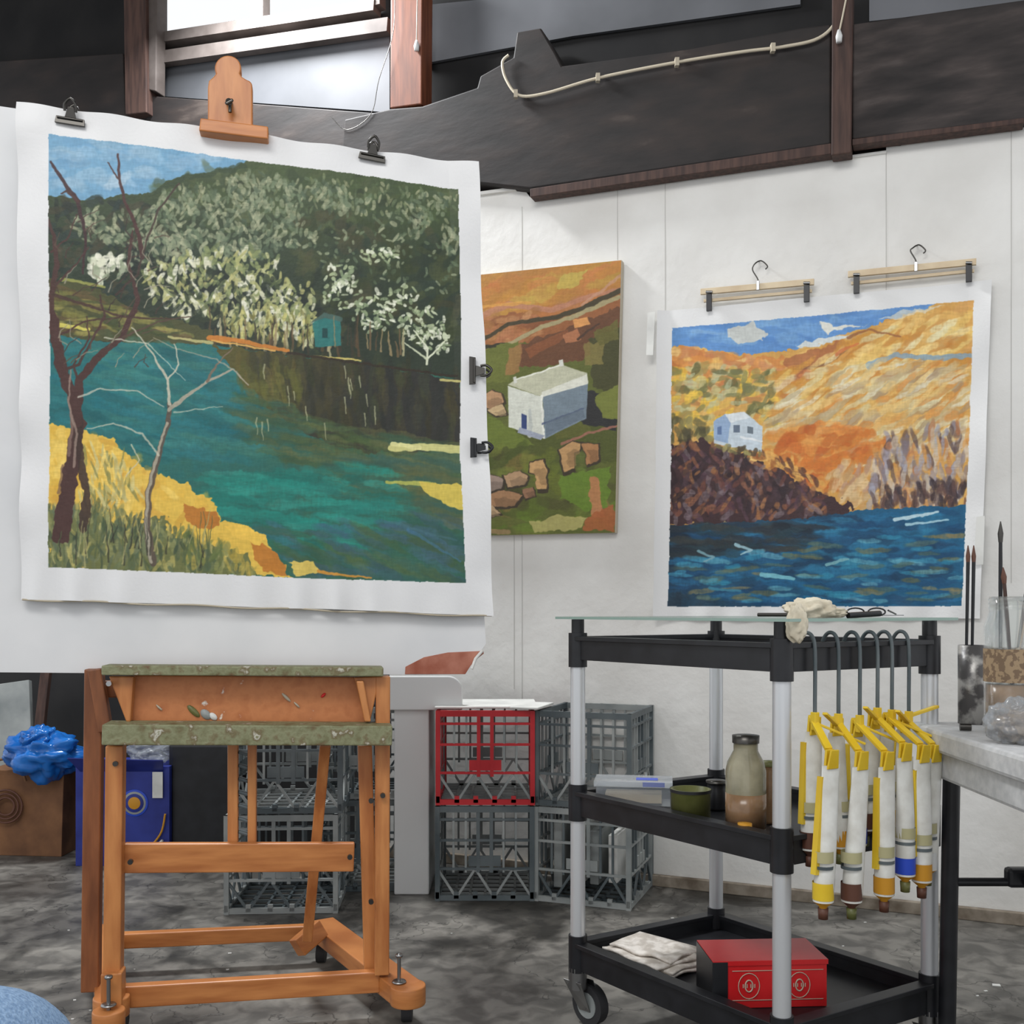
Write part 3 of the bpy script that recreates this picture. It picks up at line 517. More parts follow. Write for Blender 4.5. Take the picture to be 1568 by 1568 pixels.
rock([(1000,874),(1026,868),(1032,886),(1030,922),(1014,924),(1010,896),(998,892)],(184,146,98)); rock([(905,905),(925,895),(950,902),(946,922),(915,930)],(150,130,116)); rock([(950,896),(980,888),(996,900),(988,916),(958,920)],(170,138,104))
rock([(915,935),(950,926),(985,935),(970,952),(925,960)],(156,118,84)); rock([(985,925),(1006,918),(1010,936),(990,942)],(140,104,78)); rock([(905,962),(930,956),(945,968),(915,978)],(176,148,112))
R.frame([(870,480),(1190,480),(1190,1030),(870,1030)],(226,226,225))
cloth('farmhouse_painting',[WP(882,521,.03),WP(1172,491,.03),WP(1160,1005,.03),WP(882,1011,.03)],R,290,520,WN,lambda u,v:u*0+.0006)
b=B('painting_stretcher'); b.prism([WP(882,521,.0295),WP(1173,491,.0295),WP(1161,1005,.0295),WP(882,1011,.0295)],-WN*.027,'cream'); ob=b.done(); ob.parent=bpy.data.objects['farmhouse_painting']
# ---------- trouser hangers ----------
def hanger(x0,y0,x1,y1,hx,hy):
    b=B('trouser_hanger'); o=.035
    b.beam(WP(x0,y0,o),WP(x1,y1,o),.020,.012,WN,'palewood'); b.beam(WP(x0+6,y0+17,o-.008),WP(x1-4,y1+17,o-.008),.010,.01,WN,'palewood')
    m=(y0+y1)/2
    b.tube([WP(hx,m,o),WP(hx,m-14,o),WP(hx-10,m-32,o),WP(hx-6,hy+6,o),WP(hx+6,hy,o-.01),WP(hx+18,hy+10,o-.01),WP(hx+14,hy+16,o-.01)],.0022,'dsteel',8,cm=6)
    for x,y in ((x0+16,y0+16),(x1-14,y1+18)):
        b.beam(WP(x,y-12,o+.006),WP(x,y+20,o+.006),.018,.012,WN,'black'); b.tube([WP(x-6,y-16,o+.014),WP(x+6,y-16,o+.014)],.005,'steel',8)
    b.beam(WP(hx,m+6,o+.008),WP(hx,m-12,o+.008),.01,.006,WN,'steel')
    b.done(.001)
    b=B('wall_nail'); b.tube([WP(hx+2,hy+1,-.0),WP(hx+2,hy+1,.045)],.0025,'dsteel',8); b.done()
hanger(1322,551,1536,532,1430,492); hanger(1600,518,1842,494,1728,462)
b=B('masking_tape'); b.prism([WP(1842,975,.05),WP(1858,973,.05),WP(1855,1065,.05),WP(1838,1066,.05)],-WN*.001,'white2')
b.prism([WP(1222,590,.05),WP(1236,588,.05),WP(1232,670,.05),WP(1219,670,.05)],-WN*.001,'white2'); b.done()
# ---------- easel ----------
b=B('easel_frame')
N=EN
def eb(a,c,w,t,m,ba=0,bc=None):
    b.beam(E(*a,ba),E(*c,ba if bc is None else bc),w,t,N,m)
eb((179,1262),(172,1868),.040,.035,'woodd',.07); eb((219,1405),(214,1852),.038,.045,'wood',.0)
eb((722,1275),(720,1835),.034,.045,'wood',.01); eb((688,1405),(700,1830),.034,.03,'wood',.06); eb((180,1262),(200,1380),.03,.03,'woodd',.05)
eb((198,1263),(722,1266),.022,.075,'ledge',.0)
eb((240,1320),(690,1322),.115,.014,'woodspk',.03)
eb((200,1382),(738,1384),.046,.09,'ledge',-.03)
for q in ([(205,1276),(252,1276),(246,1362),(238,1362)],[(668,1278),(718,1276),(698,1362),(690,1362)]):
    b.prism([E(x,y,-.01) for x,y in q],-N*.03,'wood')
b.prism([E(672,1285,-.03) ,E(686,1285,-.03),E(700,1362,-.03),E(688,1362,-.03)],-N*.02,'wood')
eb((234,1618),(668,1616),.068,.022,'woodh',.02)
eb((440,1402),(440,1590),.024,.03,'wood',.05); eb((476,1402),(476,1590),.020,.03,'wood',.05)
for i in range(7): eb((450,1418+i*25),(470,1424+i*25),.008,.02,'cdark',.05)
eb((614,1402),(580,1772),.026,.03,'wood',.04,.22)
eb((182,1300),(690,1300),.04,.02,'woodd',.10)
b.beam(C(433,1290,.075),C(433,200,.075),.06,.022,CN,'wood')
def zz(px,z,d): p=W(px,1000,d); p.z=z; return p
b.beam(zz(200,.085,2.72),zz(600,.085,2.80),.04,.03,N,'woodh'); b.beam(zz(214,.085,2.33),zz(716,.085,2.43),.05,.03,N,'woodh')
b.beam(V((-.54,2.84,.085)),V((-.245,2.37,.075)),.075,.045,(0,0,1),'woodh'); b.beam(V((-1.13,2.80,.085)),V((-.915,2.30,.075)),.07,.045,(0,0,1),'woodh')
b.beam(zz(560,.085,2.66),zz(605,.12,2.72),.05,.04,N,'woodh')
b.lathe(V((-.245,2.37,.0525)),[(0,0),(.042,0),(.042,.045),(0,.045)],'woodh'); b.lathe(V((-.915,2.30,.0525)),[(0,0),(.04,0),(.04,.045),(0,.045)],'woodh')
b.beam(zz(214,.06,2.29),zz(214,.16,2.29),.045,.05,N,'wood')
for px,d in ((205,2.24),(753,2.38)):
    p=zz(px,.07,d); b.tube([p,p+V((0,0,.09))],.0045,'steel',10); b.lathe(p+V((0,0,.088)),[(0,0),(.009,0),(.009,.008),(0,.01)],'steel',12); b.lathe(p+V((0,0,.028)),[(0,0),(.018,0),(.016,.006),(0,.008)],'steel',14)
b.lathe(zz(205,.05,2.24),[(0,0),(.035,0),(.035,.04),(0,.04)],'woodh')
for p in (V((-.25,2.40,.025)),V((-.53,2.80,.025)),V((-.91,2.34,.025)),V((-1.12,2.76,.025))):
    b.tube([p-V((.012,0,0)),p+V((.012,0,0))],.025,'rubber',18); b.tube([p,p+V((0,0,.045))],.007,'dsteel',8)
for x,y in ((247,1625),(722,1500),(700,1510),(219,1440),(660,1616),(700,1700)):
    p=E(x,y,-.018); b.tube([p,p+N*.010],.006,'dsteel',12)
b.tube([E(205,1290,-.045),E(205,1290,.0)],.006,'steel',10)
fr=b.done(.003); fr.parent=stand
b=B('paint_smears')
for x,y,sx,sy,m_ in ((365,1342,16,6,'olive'),(388,1348,12,8,'cgrey'),(402,1352,9,6,'white2'),(610,1312,3,6,'red'),(540,1316,12,3,'cream'),(560,1330,8,2,'cream'),(300,1335,8,2,'cream')):
    p=E(x,y,.019); b.lathe(p,[(0,.002),(sx/F*2.3*.8,.001),(sx/F*2.3,-.002)],m_,14,ax=N,sq=(sy/sx,1))
o=b.done(); o.parent=stand
b=B('easel_top_clamp')
def arc(cx,cy,rx,ry,a0,a1,n=12): return [(cx+rx*math.cos(math.radians(a0+(a1-a0)*i/n)),cy-ry*math.sin(math.radians(a0+(a1-a0)*i/n))) for i in range(n+1)]
body=[(476,238),(476,172)]+arc(464,162,12,12,0,80,4)+[(456,144)]+arc(430,128,25,24,-25,205,14)+[(403,144),(394,152),(392,165),(392,236)]
b.prism([C(x,y,-.03) for x,y in body],-CN*.03,'wood')
b.prism([C(x,y,-.045) for x,y in [(378,222),(506,238),(506,262),(375,246)]],-CN*.055,'woodh')
b.tube([C(432,192,-.06),C(432,192,-.03)],.008,'dsteel',14); b.beam(C(425,196,-.065),C(440,188,-.065),.008,.006,CN,'dsteel'); b.tube([C(434,195,-.05),C(434,212,-.05)],.004,'dsteel',8)
o=b.done(.003); o.parent=stand
b=B('backing_board')
b.prism([C(x,y,.012) for x,y in [(-70,190),(40,206),(899,330),(914,1166),(917,1215),(905,1232),(893,1245),(872,1272),(764,1273),(400,1272),(-70,1268)]],-CN*.014,'boardw')
b.prism([C(x,y,.0105) for x,y in [(765,1258),(800,1240),(845,1231),(912,1228),(913,1233),(898,1245),(888,1256),(878,1272),(764,1272)]],-CN*.001,'rust')
b.tube([C(910,1228,.005),C(897,1243,.003),C(890,1262,.0)],.004,'white2',8)
b.done(.001)
def clip(px,py,ang,m,w=.066,f=C,back=-.016):
    b=B('bulldog_clip'); c=f(px,py,back); a=V((math.cos(ang),0,math.sin(ang))); u=V((-math.sin(ang),0,math.cos(ang))); n=CN
    ax=(a-n*a.dot(n)).normalized(); up=(u-n*u.dot(n)-ax*u.dot(ax)).normalized()
    b.prism([c-ax*w/2-up*.008,c+ax*w/2-up*.008,c+ax*w*.47+up*.008,c-ax*w*.47+up*.008],n*.006,m)
    b.prism([c-ax*w*.2+up*.006,c+ax*w*.2+up*.006,c+ax*w*.1+up*.03+n*.006,c-ax*w*.1+up*.03+n*.006],n*.004,m)
    b.tube([c-ax*w*.42+up*.004+n*.007,c+ax*w*.42+up*.004+n*.007],.003,m,8)
    q=[c+up*.02+n*.008+ax*.012,c+up*.034+n*.014+ax*.012,c+up*.046+n*.018,c+up*.034+n*.014-ax*.012,c+up*.02+n*.008-ax*.012]
    b.tube(q,.0032,m,8,cm=5)
    q=[c+up*.012-n*.01+ax*.01,c+up*.036-n*.016+ax*.01,c+up*.048-n*.018,c+up*.036-n*.016-ax*.01,c+up*.012-n*.01-ax*.01]
    b.tube(q,.003,m,8,cm=5)
    b.done(.0008)
clip(133,230,-.08,'dsteel'); clip(702,298,-.12,'dsteel'); clip(891,700,-1.57,'dsteel',.07,back=-.03); clip(893,845,-1.57,'black',.05,back=-.03)
# ---------- crates ----------
def crate(cx,cy,z0,rot,m,w=.33,h=.318,m2=None,seed=0):
    b=B('milk_crate'); a=V((math.cos(rot),math.sin(rot),0)); q=V((-a.y,a.x,0)); c=V((cx,cy,z0)); m2=m2 or m
    t=.012
    for fi,(ax,nx) in enumerate(((a,-q),(a,q),(q,a),(q,-a))):
        mm=m if fi!=1 else m2
        def P(u,z): return c+nx*(w/2-t/2)+ax*(u*(w/2-t/2))+V((0,0,z))
        for z,hh in ((.010,.018),(h-.010,.020)): b.beam(P(-1,z),P(1,z),hh,t,nx,mm)
        for z in (h*.34,h*.64,h*.86): b.beam(P(-1,z),P(1,z),.008,t*.8,nx,mm)
        for u in (-1,1): b.beam(P(u,0),P(u,h),.016,t*1.3,nx,mm)
        for u in (-.66,-.4,.4,.66): b.beam(P(u,h*.3),P(u,h),.007,t*.7,nx,m2)
        for u in (-.14,.14): b.beam(P(u,h*.3),P(u,h),.012,t*.7,nx,mm)
        us=[-1,-.6,-.2,.2,.6,1]
        for k in range(5):
            s_=k%2; b.beam(P(us[k] if s_ else us[k+1],.01),P(us[k+1] if s_ else us[k],h*.34),.008,t*.6,nx,m2)
            b.beam(P(us[k],.008),P(us[k],.03),.016,t,nx,mm)
        b.beam(P(-.34,h*.42),P(.34,h*.42),.035,t*.5,nx,mm)
    for i in range(7):
        u=-1+i/3; b.beam(c+a*u*(w/2-t)-q*(w/2-t)+V((0,0,.008)),c+a*u*(w/2-t)+q*(w/2-t)+V((0,0,.008)),.008,.008,(0,0,1),m2)
        b.beam(c+q*u*(w/2-t)-a*(w/2-t)+V((0,0,.008)),c+q*u*(w/2-t)+a*(w/2-t)+V((0,0,.008)),.008,.008,(0,0,1),m2)
    b.done()
def crx(px,d): return (px-CX)/F*d
crate(-.092,3.55,0,0,'cdark',m2='cgrey'); crate(-.090,3.55,.322,0,'cred',m2='cgrey')
crate(.288,3.485,0,-.36,'cgrey',m2='cdark'); crate(.290,3.485,.322,-.36,'cdark',m2='cgrey')
crate(crx(548,3.42),3.42,0,.05,'cgrey',.36,m2='cdark'); crate(crx(556,3.42),3.42,.322,.05,'cdark',.36,m2='cgrey')
crate(crx(702,3.75),3.66,0,.05,'cdark',m2='cgrey'); crate(crx(704,3.75),3.66,.322,.05,'cgrey',m2='cdark')
b=B('file_folder_stack')
for i in range(4): b.box((.19+i*.06,3.5-i*.02,.15),.03,.2,.22-i*.02,'white2' if i%2 else 'cgrey',-.36)
b.done(.003)
b=B('crate_liner_paper'); b.box((-.09,3.55,.648),.35,.28,.008,'white2',.02); b.box((.07,3.46,.650),.10,.20,.008,'white2',-.3); b.done(.003)
b=B('white_storage_cabinet')
b.box((-.345,3.60,.335),.12,.28,.67,'white')
x0,x1=crx(725,3.44),crx(872,3.44); zt=CH-(1276-HY)/F*3.44; zb=CH-(1340-HY)/F*3.44
rr=.05; pr=[V((x0,3.44,zb)),V((x1,3.44,zb))]+[V((x1-rr+rr*math.cos(t),3.44,zt-rr+rr*math.sin(t))) for t in [i*math.pi/16 for i in range(9)]]+[V((x0,3.44,zt))]
b.prism(pr,V((0,.03,0)),'white'); b.prism([p+V((0,.03,0)) for p in pr[:2]]+[V((x1-.03,3.72,zb)),V((x0,3.72,zb))],V((0,0,.01)),'white'); b.done(.004)
# ---------- left clutter ----------
b=B('paper_bag'); d=4.02; xa,xb=crx(-30,d),crx(122,d)
b.prism([V((xa,d,0)),V((xb,d-.03,0)),V((xb+.01,d+.2,0)),V((xa,d+.2,0))],V((.01,.0,.34)),'bag')
ec=V((crx(18,d),d-.03,.20))
for rr_ in (.065,.05,.035): b.tube([ec+V((rr_*math.cos(t),0,rr_*math.sin(t))) for t in [i*2*math.pi/24 for i in range(25)]],.005,'brown',6)
b.tube([V((xb-.27,d-.03,.30)),V((xb-.25,d-.04,.38)),V((xb-.17,d-.04,.38)),V((xb-.14,d-.03,.30))],.005,'bag',8,cm=5); b.done(.006)
b=B('blue_plastic_bag'); b.blob((crx(78,3.95),3.98,.41),(.15,.12,.095),.34,2.2,'bluebag',3); b.blob((crx(60,3.9),3.95,.47),(.07,.06,.05),.4,2.2,'bluebag',5); b.done()
b=B('blue_carton'); d=3.85; xa,xb=crx(142,d),crx(318,d)
b.box(((xa+xb)/2,d+.12,.19),xb-xa,.24,.38,'blue',.02)
b.prism([V((xa+.02,d-.004,.36)),V((xb-.02,d+.003,.36)),V((xb,d-.06,.41)),V((xa,d-.07,.42))],V((0,0,.004)),'blue')
for rx_,m_,k in ((.052,'pblue',0),(.044,'cgrey',1),(.036,'blue',2),(.024,'orange',3)):
    b.lathe(V((xb-.13,d+.003,.24)),[(0,.004+k*.001),(rx_,.004+k*.001),(rx_,0)],m_,28,ax=(0,-1,0))
b.tube([V((xb-.2,d-.008,.1)),V((xb-.1,d-.008,.06)),V((xb-.03,d-.008,.12)),V((xb-.01,d-.008,.2))],.004,'orange',8,cm=5); b.tube([V((xb-.2,d-.008,.08)),V((xb-.1,d-.008,.035)),V((xb-.02,d-.008,.10))],.005,'white2',8,cm=5)
b.prism([V((xb-.06,d-.004,.26)),V((xb-.02,d-.004,.26)),V((xb-.02,d-.004,.36)),V((xb-.06,d-.004,.36))],V((0,-.003,0)),'white2'); b.done(.003)
b=B('crumpled_plastic_bag'); b.blob((xb-.09,d+.1,.43),(.11,.08,.05),.35,2.4,'clearp',9); b.done()
b=B('black_suitcase'); b.box((crx(390,3.95),3.97,.24),.26,.18,.46,'black'); b.tube([V((crx(385,3.9)-.05,3.9,.47)),V((crx(385,3.9)-.04,3.9,.5)),V((crx(385,3.9)+.04,3.9,.5)),V((crx(385,3.9)+.05,3.9,.47))],.008,'rubber',8,cm=4); b.done(.02)
b=B('stretched_canvas'); b.beam(W(20,1600,4.25),W(10,1290,4.4),.22,.03,(0,-1,.1),'cgrey'); b.done(.003)
b=B('wooden_stake'); b.beam(V((crx(60,4.3),4.26,0)),W(88,1262,4.38),.04,.03,(0,-1,0),'btimber2'); b.done(.003)
# ---------- trolley ----------
L=V((.155,2.37,0)); Fr=V((.509,1.90,0)); Rt=V((.879,2.12,0)); Bk=V((.525,2.59,0)); cor=[L,Fr,Rt,Bk]; cen=(L+Rt)/2
b=B('utility_trolley')
UP=V((0,0,1))
for p in cor:
    b.tube([p+UP*.20,p+UP*.50],.0175,'silver',20); b.tube([p+UP*.55,p+UP*.86],.0175,'silver',20)
    for z0,z1 in ((.13,.215),(.485,.57),(.845,.925)): b.tube([p+UP*z0,p+UP*z1],.022,'black',20)
    b.tube([p+UP*.92,p+UP*.957],.015,'black',16)
def tray(z0,z1,deep,bottom=True):
    for i in range(4):
        p,q=cor[i],cor[(i+1)%4]; n=(q-p).cross(UP).normalized()
        b.beam(p+UP*(z0+z1)/2,q+UP*(z0+z1)/2,z1-z0,.018,n,'black')
        b.beam(p+UP*(z1)+n*.004,q+UP*(z1)+n*.004,.01,.03,n,'black')
    if bottom: b.prism([p+(cen-p)*.01+UP*z0 for p in cor],UP*(deep),'black')
tray(.135,.195,.03); tray(.497,.55,.03); tray(.862,.912,.01,False)
for p in cor:
    c=p+UP*.048+V((.03,.01,0)); ax=V((.75,.66,0)); 
    b.tube([c-ax*.013,c+ax*.013],.047,'rubber',28); b.tube([c-ax*.015,c+ax*.015],.030,'cgrey',24); b.tube([c-ax*.022,c+ax*.022],.008,'steel',12)
    for s_ in (-1,1):
        b.prism([c+ax*.019*s_-UP*.012+V((.012,-.01,0)),c+ax*.019*s_-UP*.012-V((.012,-.01,0)),p+ax*.02*s_+UP*.11-V((.02,-.02,0)),p+ax*.02*s_+UP*.11+V((.02,-.02,0))],ax*.002,'steel')
    b.tube([p+UP*.09,p+UP*.14],.022,'steel',16)
b.done(.002)
b=B('glass_tabletop')
g=[p+(p-cen).normalized()*.055+UP*.9575 for p in cor]
b.prism(g,UP*.0055,'glass')
for i in range(4):
    p,q=g[i],g[(i+1)%4]; n=(q-p).cross(UP).normalized(); b.beam(p+UP*.0028,q+UP*.0028,.0056,.0012,n,'glassedge')
b.done()
b=B('cotton_rag'); b.blob((crx(1528,1.99),1.99,.978),(.05,.035,.024),.3,2.4,'clothb',5,flat=.9635)
b.blob((crx(1505,1.87),1.872,.952),(.020,.012,.036),.25,2.2,'clothb',6); b.blob((crx(1570,2.0),2.02,.973),(.035,.03,.012),.3,2.4,'clothb',8,flat=.9635); b.done()
b=B('palette_knife'); z=.968; b.tube([V((crx(1600,2.02),2.02,z)),V((crx(1660,2.06),2.06,z+.004))],.006,'black',10); b.beam(V((crx(1660,2.06),2.06,z)),V((crx(1700,2.1),2.1,z)),.014,.002,(0,0,1),'steel'); b.done()
b=B('eyeglasses'); 
for k in (0,1):
    cc=V((crx(1614+k*40,2.1),2.1,.975)); b.tube([cc+V((.018*math.cos(t),0,.008*math.sin(t))) for t in [i*2*math.pi/16 for i in range(17)]],.0018,'black',6)
b.tube([V((crx(1590,2.1),2.1,.978)),V((crx(1600,2.2),2.2,.97))],.002,'black',6); b.tube([V((crx(1676,2.1),2.1,.978)),V((crx(1690,2.2),2.2,.97))],.002,'black',6); b.done()
b=B('artist_brush'); b.tube([V((crx(1430,2.15),2.15,.969)),V((crx(1500,2.1),2.1,.969))],.004,'dsteel',8); b.tube([V((crx(1500,2.1),2.1,.969)),V((crx(1525,2.06),2.06,.969))],.004,'brown',8); b.done()
zs=.528
b=B('plastic_food_container'); c=V((.285,2.36,0)); ro=-.15
b.box(c+UP*(zs+.022),.17,.09,.042,'clearp',ro); b.box(c+UP*(zs+.05),.18,.10,.012,'clearp',ro); b.box(c+UP*(zs+.015),.13,.06,.02,'palewood',ro); b.box(c+V((.04,-.05,zs+.05)),.05,.004,.010,'lbl',ro); b.box(c+V((.03,-.01,zs+.0565)),.05,.03,.001,'lbl',ro); b.done(.006)
def jar(name,px,d,z,r_,h,m,lid=None,neck=.6,label=None,content=None):
    b=B(name); c=V((crx(px,d),d,z))
    b.lathe(c,[(0,0),(r_*.95,0),(r_,.006),(r_,h*.62),(r_*.9,h*.72),(r_*neck,h*.84),(r_*neck,h*.93),(r_*neck*1.08,h*.94),(r_*neck*1.08,h),(r_*neck*.9,h),(r_*neck*.88,h*.85),(r_*.85,h*.7)],m)
    if label: b.lathe(c,[(r_+.0008,h*.2),(r_+.0008,h*.5)],label)
    if content: b.lathe(c,[(0,.004),(r_*1.005,.008),(r_*1.005,h*.40),(0,h*.40)],content)
    if lid: b.lathe(c,[(r_*neck*1.1,h*.92),(r_*neck*1.12,h*1.0),(0,h*1.005)],lid)
    return b.done()
b=B('paint_tin'); c=V((.385,2.17,zs)); b.lathe(c,[(0,0),(.042,0),(.042,.058),(.044,.06),(.044,.066),(.038,.066),(.038,.05),(0,.05)],'olive'); b.lathe(c,[(.0445,.060),(.0445,.0665)],'black'); b.done()
jar('small_dark_jar',1352,2.28,zs,.024,.065,'black','dsteel',.9)
jar('turpentine_jar',1407,2.06,zs,.041,.195,'murk','dsteel',.6,content='murk2')
jar('brown_bottle',1452,2.14,zs,.024,.13,'murk2','olive',.6)
b=B('ochre_paint_pot'); b.lathe(V((.46,1.99,zs)),[(0,0),(.014,0),(.014,.03),(0,.03)],'orange'); b.done()
b=B('folded_newspaper'); c=V((.33,2.32,.166))
for i,(dx,dy,ro,w_,h_) in enumerate([(0,0,-.9,.20,.15),(.01,.005,-.82,.19,.145),(-.01,.0,-.95,.18,.14),(.0,.01,-.75,.17,.12)]):
    nx=10; vs=[];a=V((math.cos(ro),math.sin(ro),0)); q=V((-a.y,a.x,0)); fs=[]
    for u in range(nx+1):
        for v_ in range(nx+1):
            p=c+V((dx,dy,.008+i*.009))+a*(u/nx-.5)*w_+q*(v_/nx-.5)*h_; p.z+=.004*math.sin(u*1.1+i)*math.cos(v_*.8+i)+.002; vs.append(p)
    for u in range(nx):
        for v_ in range(nx): k=u*(nx+1)+v_; fs.append([k,k+1,k+nx+2,k+nx+1])
    b.add(vs,fs,'news',True)
o=b.done(); md=o.modifiers.new('s','SOLIDIFY'); md.thickness=.006
b=B('red_biscuit_tin'); c=V((.525,2.125,.166)); ro=.06
b.box(c+UP*.047,.235,.13,.094,'red',ro); b.box(c+V((-.105,-.0063,.047)),.032,.136,.096,'black',ro); b.box(c+UP*.092,.24,.135,.010,'red',ro)
a=V((math.cos(ro),math.sin(ro),0)); nn=V((a.y,-a.x,0))
for u in (-.045,.06):
    p=c+a*u+nn*.066+UP*.045
    b.tube([p+a*.022*math.cos(t)+UP*.026*math.sin(t) for t in [i*2*math.pi/20 for i in range(21)]],.0010,'cream',6); b.tube([p+a*.008*math.cos(t)+UP*.012*math.sin(t) for t in [i*2*math.pi/16 for i in range(17)]],.0015,'cream',6)
    for k in range(4): b.beam(p+a*(-.012+.008*k)-UP*.004,p+a*(-.012+.008*k)+UP*.004,.002,.001,nn,'cream')
for z in (.016,.076): b.beam(c+a*-.08+nn*.066+UP*z,c+a*.11+nn*.066+UP*z,.0015,.001,nn,'cream')
b.done(.006)
# ---------- hanging paint tubes ----------
rd=(Rt-Fr).normalized(); rn=V((rd.y,-rd.x,0))
def rail(t): return Fr+(Rt-Fr)*t
hg=empty('paint_tube_hangers')
specs=[(.15,-.55,.075,.225,('brown','yellow'),1),(.30,-.45,.085,.225,('orange','brown'),0),(.44,-.30,.08,.220,('pblue','orange'),1),(.56,-.25,.075,.205,('brown','pblue'),0),(.66,-.2,.08,.215,('brown','orange'),1),(.78,-.1,.06,.195,('yellow','white'),1)]
for i,(t,sk,reach,ln0,cp,strip) in enumerate(specs):
    b=B('clip_hanger'); p=rail(t)
    b.tube([p-rn*.018+UP*.88,p-rn*.018+UP*.915,p-rn*.004+UP*.934,p+rn*.014+UP*.93,p+rn*.022+UP*.90,p+rn*.022+UP*.80,p+rn*.022+UP*.765],.0038,'cdark',10,cm=5)
    dr=(rn+rd*sk).normalized(); ce=p+rn*.022+UP*(.755-.006*(i%3))
    a0,a1=ce-dr*.02+UP*.02,ce+dr*reach-UP*.03
    b.beam(a0,a1,.014,.007,UP,'yellow'); b.beam(ce-UP*.004,ce+UP*.03,.012,.012,rn,'yellow')
    if i%2==0: b.beam(ce+UP*.01,ce+rd*.08-UP*.03+rn*.05,.010,.005,UP,'yellow')
    else: b.beam(ce+UP*.005,ce-rd*.06+UP*.035+rn*.02,.010,.005,UP,'yellow')
    if i==5: b.beam(ce+UP*.02,ce+rd*.09+UP*.035,.010,.006,UP,'yellow')
    for e in (a0,a1):
        b.prism([e-rd*.010,e+rd*.010,e+rd*.014-UP*.035,e-rd*.014-UP*.035],rn*.005,'yellow'); b.prism([e-rd*.010+rn*.012,e+rd*.010+rn*.012,e+rd*.014-UP*.035+rn*.007,e-rd*.014-UP*.035+rn*.007],rn*.004,'yellow')
    o=b.done(.001); o.parent=hg
    for j_,e in enumerate((a0,a1)):
        tb=B('paint_tube'); ln=ln0+.02*j_; top=e-UP*.028+rn*.006; rr_=.0185
        seg=20; vs=[];fs=[]; hs=[0,.012,.1,.5,.8,.92,1.0]; tilt=rd*random.uniform(-.03,.03)
        for h in hs:
            q=min(1,max(0,(h-.012)/.6)); wx=.024*(1-q)+rr_*q; wy=.0025*(1-q)+rr_*q
            for s_ in range(seg):
                an=2*math.pi*s_/seg; vs.append(top-UP*ln*h+tilt*h+rd*wx*math.cos(an)+rn*wy*math.sin(an))
        for j in range(len(hs)-1):
            for s_ in range(seg): fs.append([j*seg+s_,j*seg+(s_+1)%seg,(j+1)*seg+(s_+1)%seg,(j+1)*seg+s_])
        tb.add(vs,fs,'tube',True)
        bt=top-UP*ln+tilt; cm_=cp[j_]
        tb.lathe(bt,[(rr_,0),(.007,-.010),(.007,-.014)],'brown' if cm_=='brown' else 'orange',20); tb.lathe(bt-UP*.032,[(0,0),(.0085,0),(.0095,.020),(0,.020)],'olive' if i%2 else 'brown',16)
        tb.lathe(bt,[(rr_+.0006,.004),(rr_+.0006,.035)],cm_,20); tb.lathe(bt,[(rr_+.0006,.060),(rr_+.0006,.066)],'cdark',20); tb.lathe(bt,[(rr_+.0006,.072),(rr_+.0004,.092)],'tubey',20)
        if strip: tb.beam(top-UP*.02-rd*.021-rn*.004,bt+UP*.05-rd*.0185-rn*.003,.009,.012,rn,'yellow')
        o=tb.done(); o.parent=hg
# ---------- side table ----------
b=B('folding_table')
pr=[V((.845,2.16,.74)),V((.82,1.0,.74)),V((1.75,1.0,.74)),V((1.78,2.16,.74))]
b.prism([p-UP*.045 for p in pr],UP*.045,'table'); 
b.prism([p-UP*.10+(V((1.3,1.6,.74))-p)*.03 for p in pr],UP*.06,'table')
def leg(x,y): b.tube([V((x,y,.0)),V((x+.012,y,.66))],.017,'black',16)
leg(.892,2.07); leg(1.66,2.07); leg(.93,1.12); leg(1.66,1.12)
b.tube([V((.888,2.07,.42)),V((1.66,2.07,.42))],.009,'black',12); b.tube([V((.888,2.07,.10)),V((1.66,2.07,.10))],.009,'black',12)
b.tube([V((1.05,2.07,.42)),V((1.05,1.95,.47)),V((1.1,1.6,.66))],.010,'black',12); b.box(V((1.04,2.07,.43)),.05,.03,.04,'black')
b.done(.008)
tz=.74
def openjar(name,x,y,r_,h,m,content,label=None,ch=.6,sh=True):
    b=B(name); c=V((x,y,tz)); b.lathe(c,[(0,0),(r_*.95,0),(r_,.006),(r_,h*.78),(r_*.8,h*.88),(r_*.8,h),(r_*.76,h),(r_*.76,h*.88),(r_*.95,h*.77),(r_*.95,.01)] if sh else [(0,0),(r_,0),(r_,h),(r_*.96,h),(r_*.96,.01)],m)
    b.lathe(c,[(0,.006),(r_*.93,.006),(r_*.93,h*ch),(0,h*ch)],content)
    if label: b.lathe(c,[(r_+.001,h*.38),(r_+.001,h*.62)],label)
    return b
b=openjar('brush_jar',.966,1.95,.048,.265,'jarg','murk2','label',.36)
for z in (.905,.935,.965): b.lathe(V((.966,1.95,tz+.265*z)),[(.0385,0),(.0400,.003),(.0385,.006)],'jarg')
for (dx,dy,hh,lx,m_) in [(-.02,0,.34,.0,'black'),(.0,.01,.35,.05,'black'),(.012,-.01,.29,.03,'btimber'),(-.012,.01,.30,.07,'palewood'),(.0,-.015,.26,-.02,'btimber2')]:
    p=V((.966+dx,1.95+dy,tz+.03)); q=p+V((lx,0,hh)); b.tube([p,p.lerp(q,.75),q],[.0025,.004,.0035],m_,8); b.tube([q,q.lerp(p,-.05),q.lerp(p,-.12)],[.004,.0055,.001],'brown' if m_!='black' else 'dsteel',8)
b.done()
b=openjar('brush_tin',.972,2.12,.031,.165,'ptin','black',None,.5,False)
for dx in (-.018,-.006):
    p=V((.972+dx,2.12,tz+.01)); q=p+V((.006,0,.33)); b.tube([p,q],[.0025,.004],'black',8); b.tube([q,q+V((0,0,.012)),q+V((0,0,.035))],[.004,.005,.001],'brown',8)
b.done()
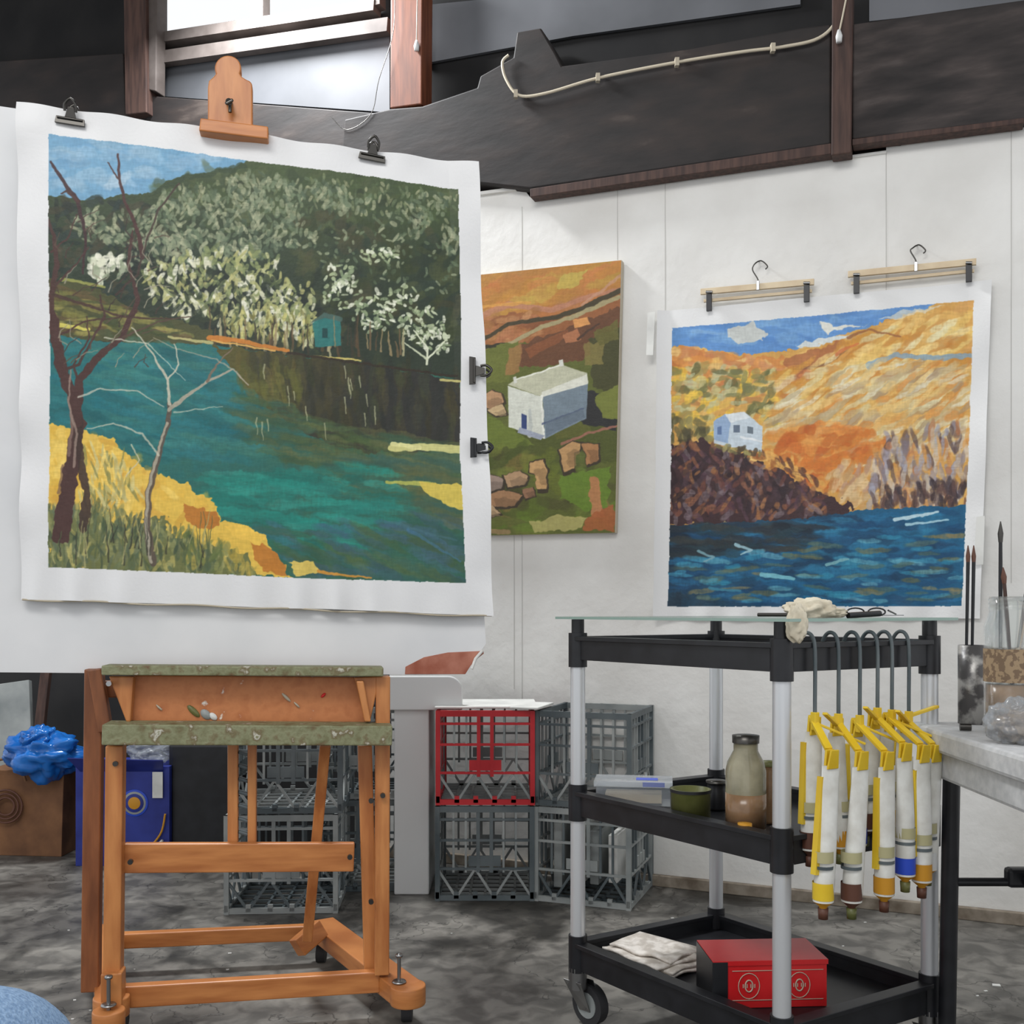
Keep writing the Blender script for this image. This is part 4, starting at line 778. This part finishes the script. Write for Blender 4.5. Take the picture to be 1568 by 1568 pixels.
b=B('crumpled_plastic_wrap'); b.blob((.912,1.81,tz+.036),(.058,.045,.046),.28,2.6,'clearp',12,flat=tz+.0005); b.blob((.912,1.81,tz+.03),(.042,.032,.026),.3,3,'label',13,flat=tz+.002); b.done()
b=B('small_tube_cap'); b.tube([V((.885,1.99,tz+.008)),V((.905,1.985,tz+.008))],.007,'dsteel',12); b.done()
# ---------- seated person's knee ----------
b=B('jeans_leg')
b.tube([V((-.57,.20,.51)),V((-.54,.50,.545)),V((-.51,.78,.572)),V((-.496,.91,.562)),V((-.49,.985,.51)),V((-.49,.99,.38)),V((-.50,.97,.2)),V((-.50,.96,.08))],[.095,.09,.078,.074,.07,.066,.055,.06],'denim',28,cm=6)
b.tube([V((-.50,.92,.05)),V((-.50,1.0,.06)),V((-.50,1.1,.045)),V((-.50,1.18,.035))],[.045,.05,.045,.03],'skin',16,cm=4,sq=(.8,1)); b.done()
b=B('paint_chips')
for i in range(34):
    x=random.uniform(-1.5,1.6);y=random.uniform(2.3,3.2); s_=random.uniform(.003,.010); b.prism([V((x,y,.0)),V((x+s_,y+.002,.0)),V((x+s_*.8,y+s_,.0)),V((x-.002,y+s_*.7,.0))],V((0,0,.0015)),'white2')
for x,y,s_ in ((.97,2.62,.035),(1.25,2.62,.02),(-.85,2.6,.012)):
    b.prism([V((x,y,.0)),V((x+s_,y-.004,.0)),V((x+s_*1.2,y+s_*.5,.0)),V((x+s_*.3,y+s_*.7,.0))],V((0,0,.002)),'white2')
b.done()
# ---------- light ----------
w=bpy.data.worlds.new('overcast'); sc.world=w; w.use_nodes=True; w.node_tree.nodes['Background'].inputs[0].default_value=(.95,.97,1,1); w.node_tree.nodes['Background'].inputs[1].default_value=1.04
def area(n,loc,tgt,sx,sy,e,col=(1,1,1)):
    l=bpy.data.lights.new(n,'AREA'); l.shape='RECTANGLE'; l.size=sx;l.size_y=sy;l.energy=e;l.color=col; o=bpy.data.objects.new(n,l); sc.collection.objects.link(o); o.location=loc
    o.rotation_euler=(V(tgt)-V(loc)).to_track_quat('-Z','Y').to_euler()
area('skylight_lamp',(-.9,-.4,3.8),(.3,3.2,.9),2.0,.9,58,(1,.985,.96))
area('window_daylight',(-1.25,3.95,3.85),(.2,2.5,0),.7,.3,110,(.96,.98,1))
cam=bpy.data.cameras.new('camera'); co=bpy.data.objects.new('camera',cam); sc.collection.objects.link(co); co.location=(0,0,CH); co.rotation_euler=(math.pi/2,0,0)
cam.sensor_width=36; cam.lens=36*F/1932; cam.shift_y=(HY-966)/1932; cam.clip_start=.02; sc.camera=co
